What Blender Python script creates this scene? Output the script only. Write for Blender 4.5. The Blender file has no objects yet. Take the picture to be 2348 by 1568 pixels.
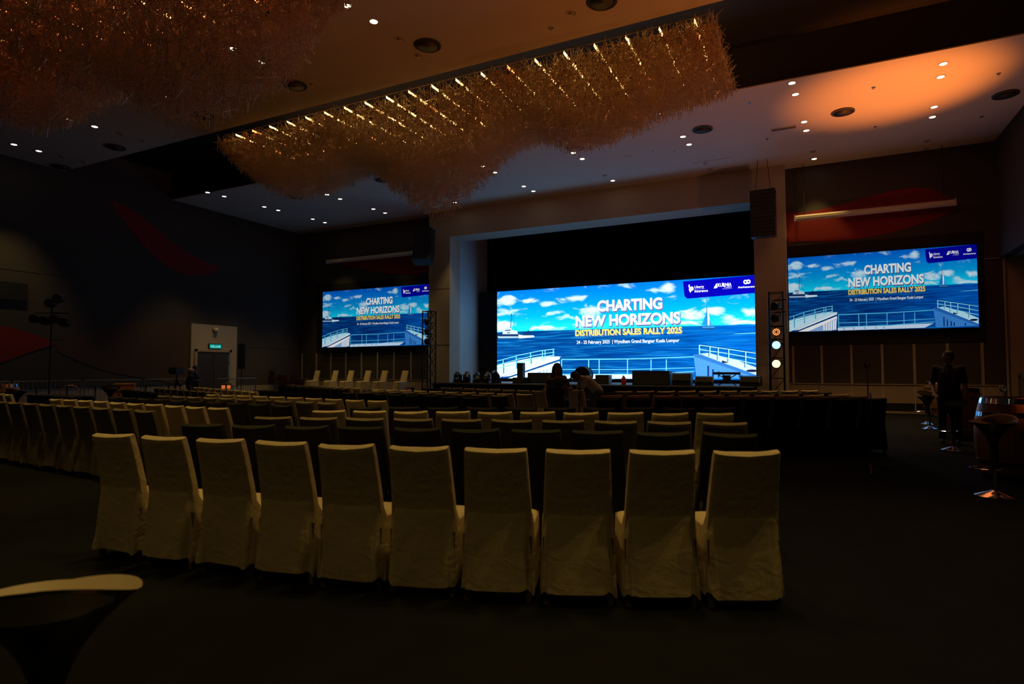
import bpy, bmesh, math, random
import numpy as np
from mathutils import Vector, Matrix, Euler
random.seed(7); rng = np.random.default_rng(11)
PI = math.pi
scene = bpy.context.scene
col = scene.collection

# ------------------------------------------------------------------ camera
FPX, YAW, PITCH, EYE = 1373.6, .459, .046, 1.4725
cd = bpy.data.cameras.new('camera'); cam = bpy.data.objects.new('camera', cd); col.objects.link(cam)
cam.location = (0, 0, EYE); cam.rotation_euler = (PI/2 + PITCH, 0, YAW)
cd.sensor_width = 36; cd.lens = FPX/2348*36; cd.clip_end = 200; cd.clip_start = .05
cd.dof.use_dof = True; cd.dof.focus_distance = 13.0; cd.dof.aperture_fstop = 2.4
scene.camera = cam
# ------------------------------------------------------------------ world, exposure
w = bpy.data.worlds.new('world'); scene.world = w; w.use_nodes = True
w.node_tree.nodes['Background'].inputs[0].default_value = (0, 0, 0, 1)
vs = scene.view_settings
vs.view_transform = 'Standard'; vs.look = 'None'; vs.gamma = 1; vs.use_curve_mapping = False
vs.exposure = 0.0
# light levels (watts), used by the lamps' own builders below
W_DOWN = 165.0        # one ceiling downlight
W_AMBER_A = 5600.0   # amber uplight by the bar rail, narrow beam
W_AMBER_W = 420.0    # its wide neighbour
W_REAR_FILL = 66.0        # unseen downlights added behind the camera to fill the chair backs
W_AMBER_B = 1350.0    # amber uplight nearer the camera
C_WARM = (1.0, .66, .17)
C_AMBER = (1.0, .235, .032)

# ------------------------------------------------------------------ pixel -> place
cy_, sy_, cp_, sp_ = math.cos(YAW), math.sin(YAW), math.cos(PITCH), math.sin(PITCH)
FW = np.array([-sy_*cp_, cy_*cp_, sp_]); RT = np.array([cy_, sy_, 0.]); UP = np.array([sy_*sp_, -cy_*sp_, cp_]); OO = np.array([0, 0, EYE])
def ray(x, y): return FW + RT*(x-1174)/FPX - UP*(y-784)/FPX
def onY(x, y, Y): v = ray(x, y); return OO + v*Y/v[1]
def onX(x, y, X): v = ray(x, y); return OO + v*X/v[0]
def onZ(x, y, Z): v = ray(x, y); return OO + v*(Z-EYE)/v[2]
def atD(x, y, D): return OO + ray(x, y)*D           # at depth D along the view axis

# ------------------------------------------------------------------ materials
MATS = {}
def mat(name, c, rough=.6, metal=0., spec=.5, noise=0., nscale=8., bump=0., bscale=60., emit=None, es=0., alpha=1., trans=0., stretch=(1, 1, 1), coat=0.):
    if name in MATS: return MATS[name]
    m = bpy.data.materials.new(name); m.use_nodes = True; MATS[name] = m
    nt = m.node_tree; b = nt.nodes['Principled BSDF']; L = nt.links.new
    b.inputs['Base Color'].default_value = (*c, 1); b.inputs['Roughness'].default_value = rough
    b.inputs['Metallic'].default_value = metal; b.inputs['Specular IOR Level'].default_value = spec
    if coat: b.inputs['Coat Weight'].default_value = coat
    if emit: b.inputs['Emission Color'].default_value = (*emit, 1); b.inputs['Emission Strength'].default_value = es
    if trans: b.inputs['Transmission Weight'].default_value = trans
    if alpha < 1: b.inputs['Alpha'].default_value = alpha
    if noise or bump:
        tc = nt.nodes.new('ShaderNodeTexCoord'); mp = nt.nodes.new('ShaderNodeMapping')
        mp.inputs['Scale'].default_value = stretch; L(tc.outputs['Object'], mp.inputs[0])
    if noise:
        n = nt.nodes.new('ShaderNodeTexNoise'); n.inputs['Scale'].default_value = nscale; n.inputs['Detail'].default_value = 5
        r = nt.nodes.new('ShaderNodeMapRange'); r.inputs['To Min'].default_value = 1-noise; r.inputs['To Max'].default_value = 1+noise
        mx = nt.nodes.new('ShaderNodeMix'); mx.data_type = 'RGBA'; mx.blend_type = 'MULTIPLY'; mx.inputs[0].default_value = 1
        mx.inputs[6].default_value = (*c, 1); L(mp.outputs[0], n.inputs['Vector']); L(n.outputs[0], r.inputs[0]); L(r.outputs[0], mx.inputs[7]); L(mx.outputs[2], b.inputs['Base Color'])
    if bump:
        n = nt.nodes.new('ShaderNodeTexNoise'); n.inputs['Scale'].default_value = bscale; n.inputs['Detail'].default_value = 4
        bp = nt.nodes.new('ShaderNodeBump'); bp.inputs['Strength'].default_value = bump; bp.inputs['Distance'].default_value = .02
        L(mp.outputs[0], n.inputs['Vector']); L(n.outputs[0], bp.inputs['Height']); L(bp.outputs[0], b.inputs['Normal'])
    return m
def emat(name, c, s=1.):
    if name in MATS: return MATS[name]
    m = bpy.data.materials.new(name); m.use_nodes = True; MATS[name] = m
    nt = m.node_tree; nt.nodes.clear(); e = nt.nodes.new('ShaderNodeEmission'); o = nt.nodes.new('ShaderNodeOutputMaterial')
    e.inputs[0].default_value = (*c, 1); e.inputs[1].default_value = s; nt.links.new(e.outputs[0], o.inputs[0]); return m
def srgb(r, g, b):
    f = lambda v: (v/255/12.92 if v/255 < .04045 else ((v/255+.055)/1.055)**2.4)
    return (f(r), f(g), f(b))

def fabric(name, c, rib=.25, sheen=.0):
    m = mat(name, c, rough=.75, noise=.12, nscale=5, spec=.25)
    nt = m.node_tree; b = nt.nodes['Principled BSDF']; L = nt.links.new
    tc = nt.nodes.new('ShaderNodeTexCoord')
    wv = nt.nodes.new('ShaderNodeTexWave'); wv.bands_direction = 'X'; wv.inputs['Scale'].default_value = 38; wv.inputs['Distortion'].default_value = 1.5; wv.inputs['Detail Scale'].default_value = 3
    n = nt.nodes.new('ShaderNodeTexNoise'); n.inputs['Scale'].default_value = 8; n.inputs['Detail'].default_value = 3.5; n.inputs['Distortion'].default_value = 1.1
    a = nt.nodes.new('ShaderNodeMath'); a.operation = 'MULTIPLY_ADD'; a.inputs[1].default_value = .10
    L(tc.outputs['Object'], wv.inputs['Vector']); L(tc.outputs['Object'], n.inputs['Vector'])
    L(wv.outputs['Fac'], a.inputs[0]); L(n.outputs['Fac'], a.inputs[2])
    bp = nt.nodes.new('ShaderNodeBump'); bp.inputs['Strength'].default_value = rib; bp.inputs['Distance'].default_value = .02
    L(a.outputs[0], bp.inputs['Height']); L(bp.outputs[0], b.inputs['Normal'])
    return m

M_carpet = mat('carpet_dark', (.0092, .0092, .0080), .95, noise=.35, nscale=3, bump=.4, bscale=120, spec=.1)
M_ceil = mat('ceiling_white_paint', (.62, .60, .58), .8, noise=.03, nscale=2)
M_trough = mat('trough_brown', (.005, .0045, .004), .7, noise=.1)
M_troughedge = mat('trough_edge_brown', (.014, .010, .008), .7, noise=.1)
M_wallbrown = mat('wall_fabric_brown', (.065, .052, .050), .9, noise=.12, nscale=20, bump=.2, bscale=90)
M_wallleft = mat('wall_fabric_charcoal', (.060, .052, .054), .9, noise=.12, nscale=20, bump=.2, bscale=90)
M_red = mat('wall_leaf_red', (.22, .010, .012), .85, noise=.08)
M_leafbrown = mat('wall_leaf_brown', (.085, .048, .040), .85, noise=.08)
M_beige = mat('beige_plaster', (.44, .38, .33), .8, noise=.04, nscale=3)
M_beige2 = mat('beige_trim', (.40, .33, .28), .6, noise=.05)
M_black = mat('black_matte', (.008, .008, .009), .7)
M_blackgl = mat('black_satin', (.012, .012, .014), .4)
M_curtain = mat('black_curtain', (.010, .010, .013), .95, bump=.5, bscale=6, stretch=(8, 8, .2))
M_stage = mat('stage_black_lino', (.03, .03, .034), .5)
M_alu = mat('aluminium', (.55, .55, .57), .35, 1.)
M_steel = mat('galvanised_rail', (.30, .31, .34), .4, .8)
M_blacksteel = mat('black_steel', (.02, .02, .022), .45, .6)
M_chrome = mat('chrome', (.85, .85, .87), .08, 1.)
M_casing = mat('cream_casing', (.62, .55, .50), .5)
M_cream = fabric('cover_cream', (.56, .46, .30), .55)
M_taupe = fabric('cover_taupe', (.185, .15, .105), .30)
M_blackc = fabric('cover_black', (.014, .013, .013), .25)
M_leg = mat('chair_leg_wood', (.17, .125, .10), .5, noise=.2, nscale=15)
M_rod = None
M_skin = mat('skin', (.30, .16, .10), .55, noise=.05)
M_hair = mat('hair_black', (.008, .007, .007), .5, bump=.4, bscale=40, stretch=(6, 6, .6))
M_stave = mat('barrel_oak', (.34, .17, .075), .42, noise=.35, nscale=6, stretch=(6, 6, .6), spec=.4)
M_stool = mat('stool_black_shell', (.02, .018, .017), .28, coat=.3)
M_pad = mat('stool_pad_cream', (.50, .40, .26), .5, noise=.06)
M_glass = mat('clear_glass', (.9, .95, .95), .03, trans=1.)
M_vent = mat('vent_dark', (.05, .045, .045), .6)
M_trim = mat('fitting_white', (.55, .53, .5), .5)

# ------------------------------------------------------------------ mesh helpers
class MB:
    def __init__(s): s.v = []; s.f = []
    def add(s, v, f):
        o = len(s.v); s.v += [tuple(map(float, p)) for p in v]; s.f += [tuple(i+o for i in q) for q in f]; return s
    def box(s, c, d, R=None):
        hx, hy, hz = d[0]/2, d[1]/2, d[2]/2
        P = [Vector((x, y, z)) for z in (-hz, hz) for y in (-hy, hy) for x in (-hx, hx)]
        if R is not None: P = [R @ p for p in P]
        c = Vector(c)
        return s.add([p+c for p in P], [(0, 2, 3, 1), (4, 5, 7, 6), (0, 1, 5, 4), (2, 6, 7, 3), (0, 4, 6, 2), (1, 3, 7, 5)])
    def bb(s, a, b):
        return s.box([(a[i]+b[i])/2 for i in range(3)], [abs(b[i]-a[i]) for i in range(3)])
    def bar(s, p, q, r, n=8, r2=None, cap=True):
        p, q = Vector(p), Vector(q); r2 = r if r2 is None else r2
        d = (q-p).normalized(); a = d.orthogonal().normalized(); b = d.cross(a)
        V = []
        for P, rr in ((p, r), (q, r2)):
            for i in range(n):
                t = 2*PI*i/n; V.append(P + (a*math.cos(t)+b*math.sin(t))*rr)
        F = [(i, (i+1) % n, n+(i+1) % n, n+i) for i in range(n)]
        if cap: F += [tuple(reversed(range(n))), tuple(range(n, 2*n))]
        return s.add(V, F)
    def beam(s, p, q, wd, th, upv=(0, 0, 1)):
        p, q = Vector(p), Vector(q); d = (q-p); L = d.length; d.normalize()
        a = d.cross(Vector(upv))
        if a.length < 1e-4: a = Vector((1, 0, 0))
        a.normalize(); b = a.cross(d)
        return s.box((p+q)/2, (L, wd, th), Matrix((d, a, b)).transposed())
    def tube(s, pts, r, n=8):
        for a, b in zip(pts[:-1], pts[1:]): s.bar(a, b, r, n)
        return s
    def lathe(s, prof, n=24, c=(0, 0, 0), closed=False):
        V = []; F = []; c = Vector(c)
        for r, z in prof:
            for i in range(n):
                t = 2*PI*i/n; V.append(c+Vector((r*math.cos(t), r*math.sin(t), z)))
        for k in range(len(prof)-1):
            for i in range(n): F.append((k*n+i, k*n+(i+1) % n, (k+1)*n+(i+1) % n, (k+1)*n+i))
        if prof[0][0] > 1e-5: F.append(tuple(reversed(range(n))))
        if prof[-1][0] > 1e-5: F.append(tuple(range((len(prof)-1)*n, len(prof)*n)))
        return s.add(V, F)
    def loft(s, rings, cap=True):
        n = len(rings[0]); V = [p for r in rings for p in r]; F = []
        for k in range(len(rings)-1):
            for i in range(n): F.append((k*n+i, k*n+(i+1) % n, (k+1)*n+(i+1) % n, (k+1)*n+i))
        if cap: F += [tuple(reversed(range(n))), tuple(range((len(rings)-1)*n, len(rings)*n))]
        return s.add(V, F)
    def prism(s, poly, nrm):
        """polygon (3D points) extruded by vector nrm"""
        n = len(poly); nv = Vector(nrm); P = [Vector(p) for p in poly]
        return s.add(P+[p+nv for p in P], [tuple(reversed(range(n))), tuple(range(n, 2*n))]+[(i, (i+1) % n, n+(i+1) % n, n+i) for i in range(n)])
    def ell(s, c, r, nu=16, nv=10, R=None):
        V = []; F = []; c = Vector(c)
        for j in range(nv+1):
            ph = PI*j/nv
            for i in range(nu):
                t = 2*PI*i/nu; p = Vector((r[0]*math.sin(ph)*math.cos(t), r[1]*math.sin(ph)*math.sin(t), r[2]*math.cos(ph)))
                V.append(c+(R @ p if R is not None else p))
        for j in range(nv):
            for i in range(nu): F.append((j*nu+i, (j+1)*nu+i, (j+1)*nu+(i+1) % nu, j*nu+(i+1) % nu))
        return s.add(V, F)
    def cap_(s, p, q, r1, r2, n=12):
        """tapered capsule"""
        s.bar(p, q, r1, n, r2); s.ell(p, (r1,)*3, 12, 8); s.ell(q, (r2,)*3, 12, 8); return s
    def mesh(s, name, m, smooth=False, angle=None):
        me = bpy.data.meshes.new(name); me.from_pydata(s.v, [], s.f); me.update()
        if m: me.materials.append(m)
        if smooth:
            me.polygons.foreach_set('use_smooth', [True]*len(me.polygons))
            if angle:
                bm = bmesh.new(); bm.from_mesh(me); bm.normal_update()
                for e in bm.edges:
                    if len(e.link_faces) == 2 and e.calc_face_angle(0) > angle: e.smooth = False
                bm.to_mesh(me); bm.free()
        return me
    def build(s, name, m, parent=None, smooth=False, angle=.7, loc=None, rot=None):
        return obj(name, s.mesh(name, m, smooth, angle), parent, loc, rot)
def obj(name, me, parent=None, loc=None, rot=None):
    o = bpy.data.objects.new(name, me); col.objects.link(o)
    if parent is not None: o.parent = parent
    if loc is not None: o.location = loc
    if rot is not None: o.rotation_euler = rot
    return o
def thing(name, label, cat, loc=(0, 0, 0), rz=0., group=None):
    o = bpy.data.objects.new(name, None); col.objects.link(o); o.location = loc; o.rotation_euler = (0, 0, rz)
    o.empty_display_size = .1
    return tag(o, label, cat, group)
def tag(o, label, cat, group=None):
    o['label'] = label; o['category'] = cat
    if group: o['group'] = group
    return o
def struct(o): o['kind'] = 'structure'; return o
def copy_tree(o, parent=None):
    c = o.copy(); col.objects.link(c); c.parent = parent
    for ch in list(o.children): copy_tree(ch, c)
    return c
def light(name, kind, loc, energy, color, parent=None, target=None, size=.05, spot=60, blend=.6):
    l = bpy.data.lights.new(name, kind); l.energy = energy; l.color = color
    if kind == 'SPOT': l.spot_size = math.radians(spot); l.spot_blend = blend; l.shadow_soft_size = size
    elif kind == 'POINT': l.shadow_soft_size = size
    o = bpy.data.objects.new(name, l); col.objects.link(o); o.location = loc
    if target is not None: o.rotation_euler = (Vector(target)-Vector(loc)).to_track_quat('-Z', 'Y').to_euler()
    if parent is not None:
        o.parent = parent; o.matrix_parent_inverse = Matrix.Identity(4)
    return o

# ------------------------------------------------------------------ room dimensions
XL, XR, YW, HC = -24.6, 5.53, 23.92, 8.83
YA, YB, YC, YD = 16.49, 12.29, 8.82, 4.6
YBACK = -7.0

# floor
fl = struct(MB().bb((XL-1, YBACK-1, -.2), (10, 30, 0)).build('floor', M_carpet))
# ceiling
ce = bpy.data.objects.new('ceiling', None); col.objects.link(ce); struct(ce)
for y0, y1 in ((YA, YW), (YC, YB), (YBACK, YD)):
    MB().bb((XL, y0, HC), (XR, y1, HC+.03)).build('ceiling_panel', M_ceil, ce)
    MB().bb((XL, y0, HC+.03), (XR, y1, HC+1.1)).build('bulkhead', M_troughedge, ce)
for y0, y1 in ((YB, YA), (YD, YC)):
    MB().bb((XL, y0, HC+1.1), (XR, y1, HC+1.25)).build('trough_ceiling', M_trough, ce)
# access hatch in the far ceiling panel and the slot diffuser
p = [onZ(x, y, HC) for x, y in ((1590, 381), (1684, 371), (1700, 380), (1600, 392))]
MB().bb((p[0][0], p[0][1]-.35, HC-.012), (p[1][0], p[1][1]+.1, HC)).build('access_panel', M_ceil, ce)

# side and back walls
wl = struct(MB().bb((XL-.3, YBACK, 0), (XL, 28.5, HC+1.2)).build('wall_left', M_wallleft))
wb = struct(MB().bb((XL-.3, YBACK-.3, 0), (10, YBACK, HC+1.2)).build('wall_back', M_wallbrown))
ZS = 5.04
wr = bpy.data.objects.new('wall_right', None); col.objects.link(wr); struct(wr)
MB().bb((XR, YBACK, ZS), (XR+.3, YW, HC+1.2)).build('upper_wall', M_wallbrown, wr)
MB().bb((XR+.3, YBACK, ZS), (9.5, YW, ZS+.15)).build('soffit', M_beige, wr)
MB().bb((9.5, YBACK, 0), (9.8, YW, ZS+.15)).build('alcove_wall', M_wallbrown, wr)
MB().bb((XR+.16, YW-.05, 0), (9.8, YW+.2, ZS+.15)).build('alcove_end_wall', M_beige, wr)
MB().bar((XR+.1, YW-.1, .1), (XR+.1, YW-.1, ZS), .035).build('corner_post', M_beige2, wr)
MB().bb((XR-.4, YW-.06, ZS-.03), (XR+.1, YW-.02, ZS)).build('corner_rail', M_beige2, wr)

def leaf(parent, pts, m, nrm, name='painted_leaf'):
    MB().prism(pts, nrm).build(name, m, parent)
def smoothpoly(P, n=6):
    P = [np.array(p, float) for p in P]; N = len(P); out = []
    for i in range(N):
        a, b, c, d = P[i-1], P[i], P[(i+1) % N], P[(i+2) % N]
        for k in range(n):
            t = k/n; out.append(.5*((2*b)+(-a+c)*t+(2*a-5*b+4*c-d)*t*t+(-a+3*b-3*c+d)*t**3))
    return out
# stage-side walls (either side of the proscenium)
XPL0, XPL1, XPR0, XPR1, YP = -15.88, -14.72, -1.69, -.62, 23.32
ws = bpy.data.objects.new('wall_stage', None); col.objects.link(ws); struct(ws)
MB().bb((XPR1-.3, YW, 0), (XR+.3, YW+.3, HC+.1)).build('wall_slab', M_wallbrown, ws)
MB().bb((XL, YW, 0), (XPL0+.3, YW+.3, HC+.1)).build('wall_slab', M_wallbrown, ws)
for x0, x1, xs in ((XPR1, XR, [-.52+.915*i for i in range(7)]), (XL, XPL0, [-16.28-1.02*i for i in range(9)])):
    MB().bb((x0, YW-.03, .34), (x1, YW, .97)).build('dado_rail_board', M_beige2, ws)
    MB().bb((x0, YW-.06, 0), (x1, YW, .07)).build('skirting', M_beige2, ws)
    MB().bb((x0, YW-.02, .07), (x1, YW, .34)).build('kick_recess', M_black, ws)
    MB().bb((x0, YW-.05, .955), (x1, YW-.001, .985)).build('dado_cap', M_beige2, ws)
    for x in xs:
        if x0 <= x <= x1-.05:
            MB().bb((x, YW-.055, .985), (x+.075, YW, 2.33)).build('upright_strip', M_beige2, ws)
            MB().bb((x+.02, YW-.036, .02), (x+.05, YW-.028, .955)).build('panel_joint', M_trim, ws)
rp = [onY(x, y, YW-.004) for x, y in ((1800, 550), (1800, 492), (1850, 487), (1930, 468), (2010, 446), (2080, 432), (2130, 433), (2165, 447), (2196, 474), (2155, 497), (2090, 520), (2010, 541), (1920, 552), (1850, 553))]
leaf(ws, smoothpoly(rp, 4), M_red, (0, -.012, 0))
rp = [onY(x, y, YW-.004) for x, y in ((775, 600), (800, 590), (850, 588), (905, 578), (950, 580), (983, 585), (983, 622), (940, 628), (880, 626), (820, 616))]
leaf(ws, smoothpoly(rp, 4), M_red, (0, -.012, 0))

# proscenium
pr = bpy.data.objects.new('trim_1', None); col.objects.link(pr); struct(pr)
ZLIN = 7.6
MB().bb((XPL0, YP, 0), (XPL1, YW+.3, HC)).build('proscenium_pillar', M_beige, pr)
MB().bb((XPR0, YP, 0), (XPR1, YW+.3, HC)).build('proscenium_pillar', M_beige, pr)
MB().bb((XPL1, YP, ZLIN), (XPR0, 24.55, HC)).build('lintel', M_beige, pr)
MB().bb((XPL1-.6, YW+.3, 0), (XPL1, 26.9, ZLIN+.6)).build('side_reveal', mat('pale_reveal', (.50, .57, .64), .7, noise=.05, nscale=1.2), pr)
MB().bb((XPR0, YW+.3, 0), (XPR0+.5, 28.4, ZLIN+.9)).build('side_reveal', M_curtain, pr)
for z in (2.6, 5.2): MB().bb((XPL0-.003, YP-.006, z), (XPL1+.003, YP, z+.012)).build('plaster_joint', M_troughedge, pr)
wsh = bpy.data.objects.new('wall_stagehouse', None); col.objects.link(wsh); struct(wsh)
MB().bb((XPL1-3, 28.3, 0), (XPR0+3, 28.5, 10)).build('back_curtain', M_curtain, wsh)
MB().bb((XPL1-3, 24.55, 9.2), (XPR0+3, 28.5, 9.35)).build('stage_roof', M_black, wsh)
MB().bb((XPL1-.7, 26.95, 0), (XPL1-.6, 28.3, 9.2)).build('side_curtain', M_curtain, wsh)
MB().bb((XPL1-1, 24.5, ZLIN+.55), (XPR0+1, 24.6, 9.3)).build('header_curtain', M_black, wsh)

# left wall decoration: painted leaves, dado boards
lw = lambda pts: [onX(x, y, XL+.004) for x, y in pts]
leaf(wl, smoothpoly(lw([(-160, 735), (-60, 738), (0, 747), (45, 757), (90, 771), (126, 787), (90, 800), (45, 815), (0, 832), (-80, 850), (-160, 845)]), 4), M_red, (.012, 0, 0))
leaf(wl, smoothpoly(lw([(255, 465), (300, 480), (352, 520), (415, 570), (470, 600), (502, 612), (480, 628), (440, 631), (395, 618), (350, 585), (310, 540)]), 4), M_red, (.012, 0, 0))
leaf(wl, smoothpoly(lw([(128, 797), (180, 768), (250, 748), (330, 739), (400, 738), (432, 742), (432, 872), (340, 868), (250, 852), (180, 828)]), 4), M_leafbrown, (.010, 0, 0))
y = -5.0
while y < 17.0:
    MB().bb((XL, y, .05), (XL+.03, y+.92, .80)).build('dado_board', M_beige2, wl); y += .98
MB().bb((XL, -6.9, .80), (XL+.05, 17.2, .84)).build('dado_cap', M_troughedge, wl)
MB().bb((XL, 20.0, .30), (XL+.03, YW, .70)).build('dado_board', M_beige2, wl)
for z in (2.55, 4.9): MB().bb((XL, -6.9, z), (XL+.006, YW, z+.012)).build('panel_joint', M_black, wl)

# door on the left wall
d = bpy.data.objects.new('door_1', None); col.objects.link(d); struct(d)
MB().bb((XL, 17.48, 0), (XL+.10, 19.85, 3.52)).build('door_surround', M_beige, d)
fr = MB().bb((XL+.1, 17.64, 0), (XL+.16, 17.76, 2.40)); fr.bb((XL+.1, 19.42, 0), (XL+.16, 19.54, 2.40)); fr.bb((XL+.1, 17.64, 2.28), (XL+.16, 19.54, 2.40)); fr.build('door_frame', M_beige2, d)
M_door = mat('door_dark_wood', (.045, .035, .034), .5, noise=.2)
for y0, y1, hy in ((17.78, 18.57, 18.50), (18.60, 19.40, 18.67)):
    lf = MB().bb((XL+.1, y0, .01), (XL+.135, y1, 2.27)).build('door_leaf', M_door, d)
    MB().tube([(XL+.14, hy, .95), (XL+.18, hy, .95), (XL+.18, hy, 1.35), (XL+.14, hy, 1.35)], .012).build('pull_handle', M_steel, lf)
for z0, z1 in ((1.1, 1.7), (1.85, 2.15), (.3, .9)):
    MB().bb((XL+.136, 19.385, z0), (XL+.14, 19.40, z1)).build('light_gap', emat('gap_light', srgb(60, 95, 85), .5), d)

# ------------------------------------------------------------------ stage platforms
st = bpy.data.objects.new('stage_platform', None); col.objects.link(st); tag(st, 'black stage platform in front of the largest screen', 'stage')
ZST = .9
MB().bb((XPL1, 21.95, ZST-.06), (XPR0+.02, 28.2, ZST)).build('deck', M_stage, st)
MB().bb((XPL1+.02, 22.0, 0), (XPR0, 22.05, ZST-.06)).build('fascia', M_curtain, st)
MB().bb((XPL1+.02, 21.93, ZST-.045), (XPR0, 21.95, ZST-.01)).build('edge_strip', mat('edge_strip_grey', (.25, .26, .28), .4, .5), st)
MB().bb((XPL1+1.0, 21.55, .28), (XPR0-.5, 21.95, .34)).build('tread', M_stage, st)
MB().bb((XPL1+1.02, 21.6, 0), (XPR0-.52, 21.63, .28)).build('step_riser', M_black, st)
ZS2 = .45
se = bpy.data.objects.new('panel_riser', None); col.objects.link(se); tag(se, 'low carpeted riser carrying six cream covered chairs', 'riser')
MB().bb((XL+.05, 20.9, ZS2-.06), (XPL1-.05, YP-.02, ZS2)).build('deck', mat('riser_carpet', (.03, .022, .022), .95, noise=.2), se)
MB().bb((XL+.06, 20.95, 0), (XPL1-.06, 21.0, ZS2-.06)).build('fascia', M_curtain, se)

# ------------------------------------------------------------------ LED screens
MX0, MX1, MZ0, MZ1, MY = -13.66, -1.735, 1.05, 5.30, 26.0
def uv(x, y):
    """pixel on the big screen -> picture coordinates 0..1"""
    q = onY(x, y, MY); return ((q[0]-MX0)/(MX1-MX0), (q[2]-MZ0)/(MZ1-MZ0))
VH = (uv(1260, 758)[1]+uv(1660, 745)[1])/2       # picture's sea horizon

def picture_mat(name, gain, gam):
    m = bpy.data.materials.new(name); m.use_nodes = True; nt = m.node_tree; nt.nodes.clear(); L = nt.links.new
    N = nt.nodes.new
    tc = N('ShaderNodeTexCoord'); sep = N('ShaderNodeSeparateXYZ'); L(tc.outputs['UV'], sep.inputs[0])
    def math_(op, a, b=None, c=None):
        n = N('ShaderNodeMath'); n.operation = op
        for i, v in enumerate((a, b, c)):
            if v is None: continue
            if isinstance(v, (int, float)): n.inputs[i].default_value = v
            else: L(v, n.inputs[i])
        return n.outputs[0]
    u, v = sep.outputs[0], sep.outputs[1]
    def ramp(fac, stops):
        r = N('ShaderNodeValToRGB'); e = r.color_ramp.elements
        e[0].position, e[0].color = stops[0][0], (*stops[0][1], 1); e[1].position, e[1].color = stops[-1][0], (*stops[-1][1], 1)
        for p, c in stops[1:-1]:
            k = e.new(p); k.color = (*c, 1)
        L(fac, r.inputs[0]); return r.outputs[0]
    def mix(f, a, b, mode='MIX'):
        n = N('ShaderNodeMix'); n.data_type = 'RGBA'; n.blend_type = mode
        if isinstance(f, (int, float)): n.inputs[0].default_value = f
        else: L(f, n.inputs[0])
        for i, q in ((6, a), (7, b)):
            if isinstance(q, tuple): n.inputs[i].default_value = (*q, 1)
            else: L(q, n.inputs[i])
        return n.outputs[2]
    def noise(sx, sy, scale, det=6, off=0., dist=0.):
        cb = N('ShaderNodeCombineXYZ'); L(math_('MULTIPLY', u, sx), cb.inputs[0]); L(math_('MULTIPLY_ADD', v, sy, off), cb.inputs[1])
        n = N('ShaderNodeTexNoise'); n.inputs['Scale'].default_value = scale; n.inputs['Detail'].default_value = det; n.inputs['Distortion'].default_value = dist
        L(cb.outputs[0], n.inputs['Vector']); return n.outputs[0]
    # sky
    sky = ramp(v, [(0., srgb(0, 235, 255)), (VH, srgb(30, 225, 255)), (VH+.16, srgb(0, 175, 235)), (.86, srgb(0, 140, 230)), (1., srgb(0, 112, 215))])
    # clouds: noise lifted around the cloud banks
    blobs = [((1155, 690), .06, .06, .9), ((1165, 715), .07, .05, .8), ((1150, 745), .06, .08, .9), ((1215, 690), .05, .035, .9), ((1255, 697), .045, .04, .9), ((1320, 682), .05, .045, .9), ((1265, 718), .05, .03, .8),
             ((1300, 728), .06, .04, .8), ((1350, 715), .06, .07, .9), ((1240, 752), .10, .025, .9), ((1345, 745), .06, .04, .8), ((1530, 660), .05, .05, .7), ((1590, 722), .05, .06, 1.), ((1635, 712), .05, .05, 1.), ((1580, 740), .08, .03, .9),
             ((1675, 732), .04, .05, .9), ((1725, 715), .05, .05, 1.), ((1700, 740), .06, .025, .9), ((1440, 655), .05, .04, .35)]
    acc = None
    for (px, py), sx, sz, k in blobs:
        bu, bv = uv(px, py)
        du = math_('DIVIDE', math_('SUBTRACT', u, bu), sx); dv = math_('DIVIDE', math_('SUBTRACT', v, bv), sz)
        g = math_('MULTIPLY', math_('EXPONENT', math_('MULTIPLY', math_('ADD', math_('MULTIPLY', du, du), math_('MULTIPLY', dv, dv)), -1.)), k)
        acc = g if acc is None else math_('MAXIMUM', acc, g)
    cl = math_('MULTIPLY_ADD', acc, .60, math_('MULTIPLY', noise(2.8, 2.2, 5.0, 10, .3, .9), 1.55))
    mr = N('ShaderNodeMapRange'); mr.interpolation_type = 'SMOOTHSTEP'; mr.inputs['From Min'].default_value = .93; mr.inputs['From Max'].default_value = 1.36; L(cl, mr.inputs[0])
    shade = mix(noise(2.8, 2.6, 9., 5, 2.), srgb(150, 225, 255), srgb(255, 255, 255))
    sky = mix(mr.outputs[0], sky, shade)
    # sea
    sea = ramp(v, [(0., srgb(0, 72, 148)), (.25, srgb(0, 68, 145)), (VH-.06, srgb(0, 64, 135)), (VH, srgb(0, 58, 128))])
    right = N('ShaderNodeMapRange'); right.inputs['From Min'].default_value = .45; right.inputs['From Max'].default_value = .95; L(u, right.inputs[0])
    sea = mix(right.outputs[0], sea, srgb(0, 100, 200))
    wv = noise(7., 60., 1., 8, .0, .6); mw = N('ShaderNodeMapRange'); mw.inputs['From Min'].default_value = .48; mw.inputs['From Max'].default_value = .74; L(wv, mw.inputs[0])
    sea = mix(math_('MULTIPLY', mw.outputs[0], .8), sea, srgb(30, 150, 225))
    wd = noise(6., 45., 1., 6, 9.); md = N('ShaderNodeMapRange'); md.inputs['From Min'].default_value = .5; md.inputs['From Max'].default_value = .75; L(wd, md.inputs[0])
    sea = mix(math_('MULTIPLY', md.outputs[0], .85), sea, srgb(0, 30, 90))
    colr = mix(math_('GREATER_THAN', v, VH), sea, sky)
    gm = N('ShaderNodeGamma'); gm.inputs[1].default_value = gam; L(colr, gm.inputs[0])
    em = N('ShaderNodeEmission'); em.inputs[1].default_value = gain; L(gm.outputs[0], em.inputs[0])
    o = N('ShaderNodeOutputMaterial'); L(em.outputs[0], o.inputs[0]); return m

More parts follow.
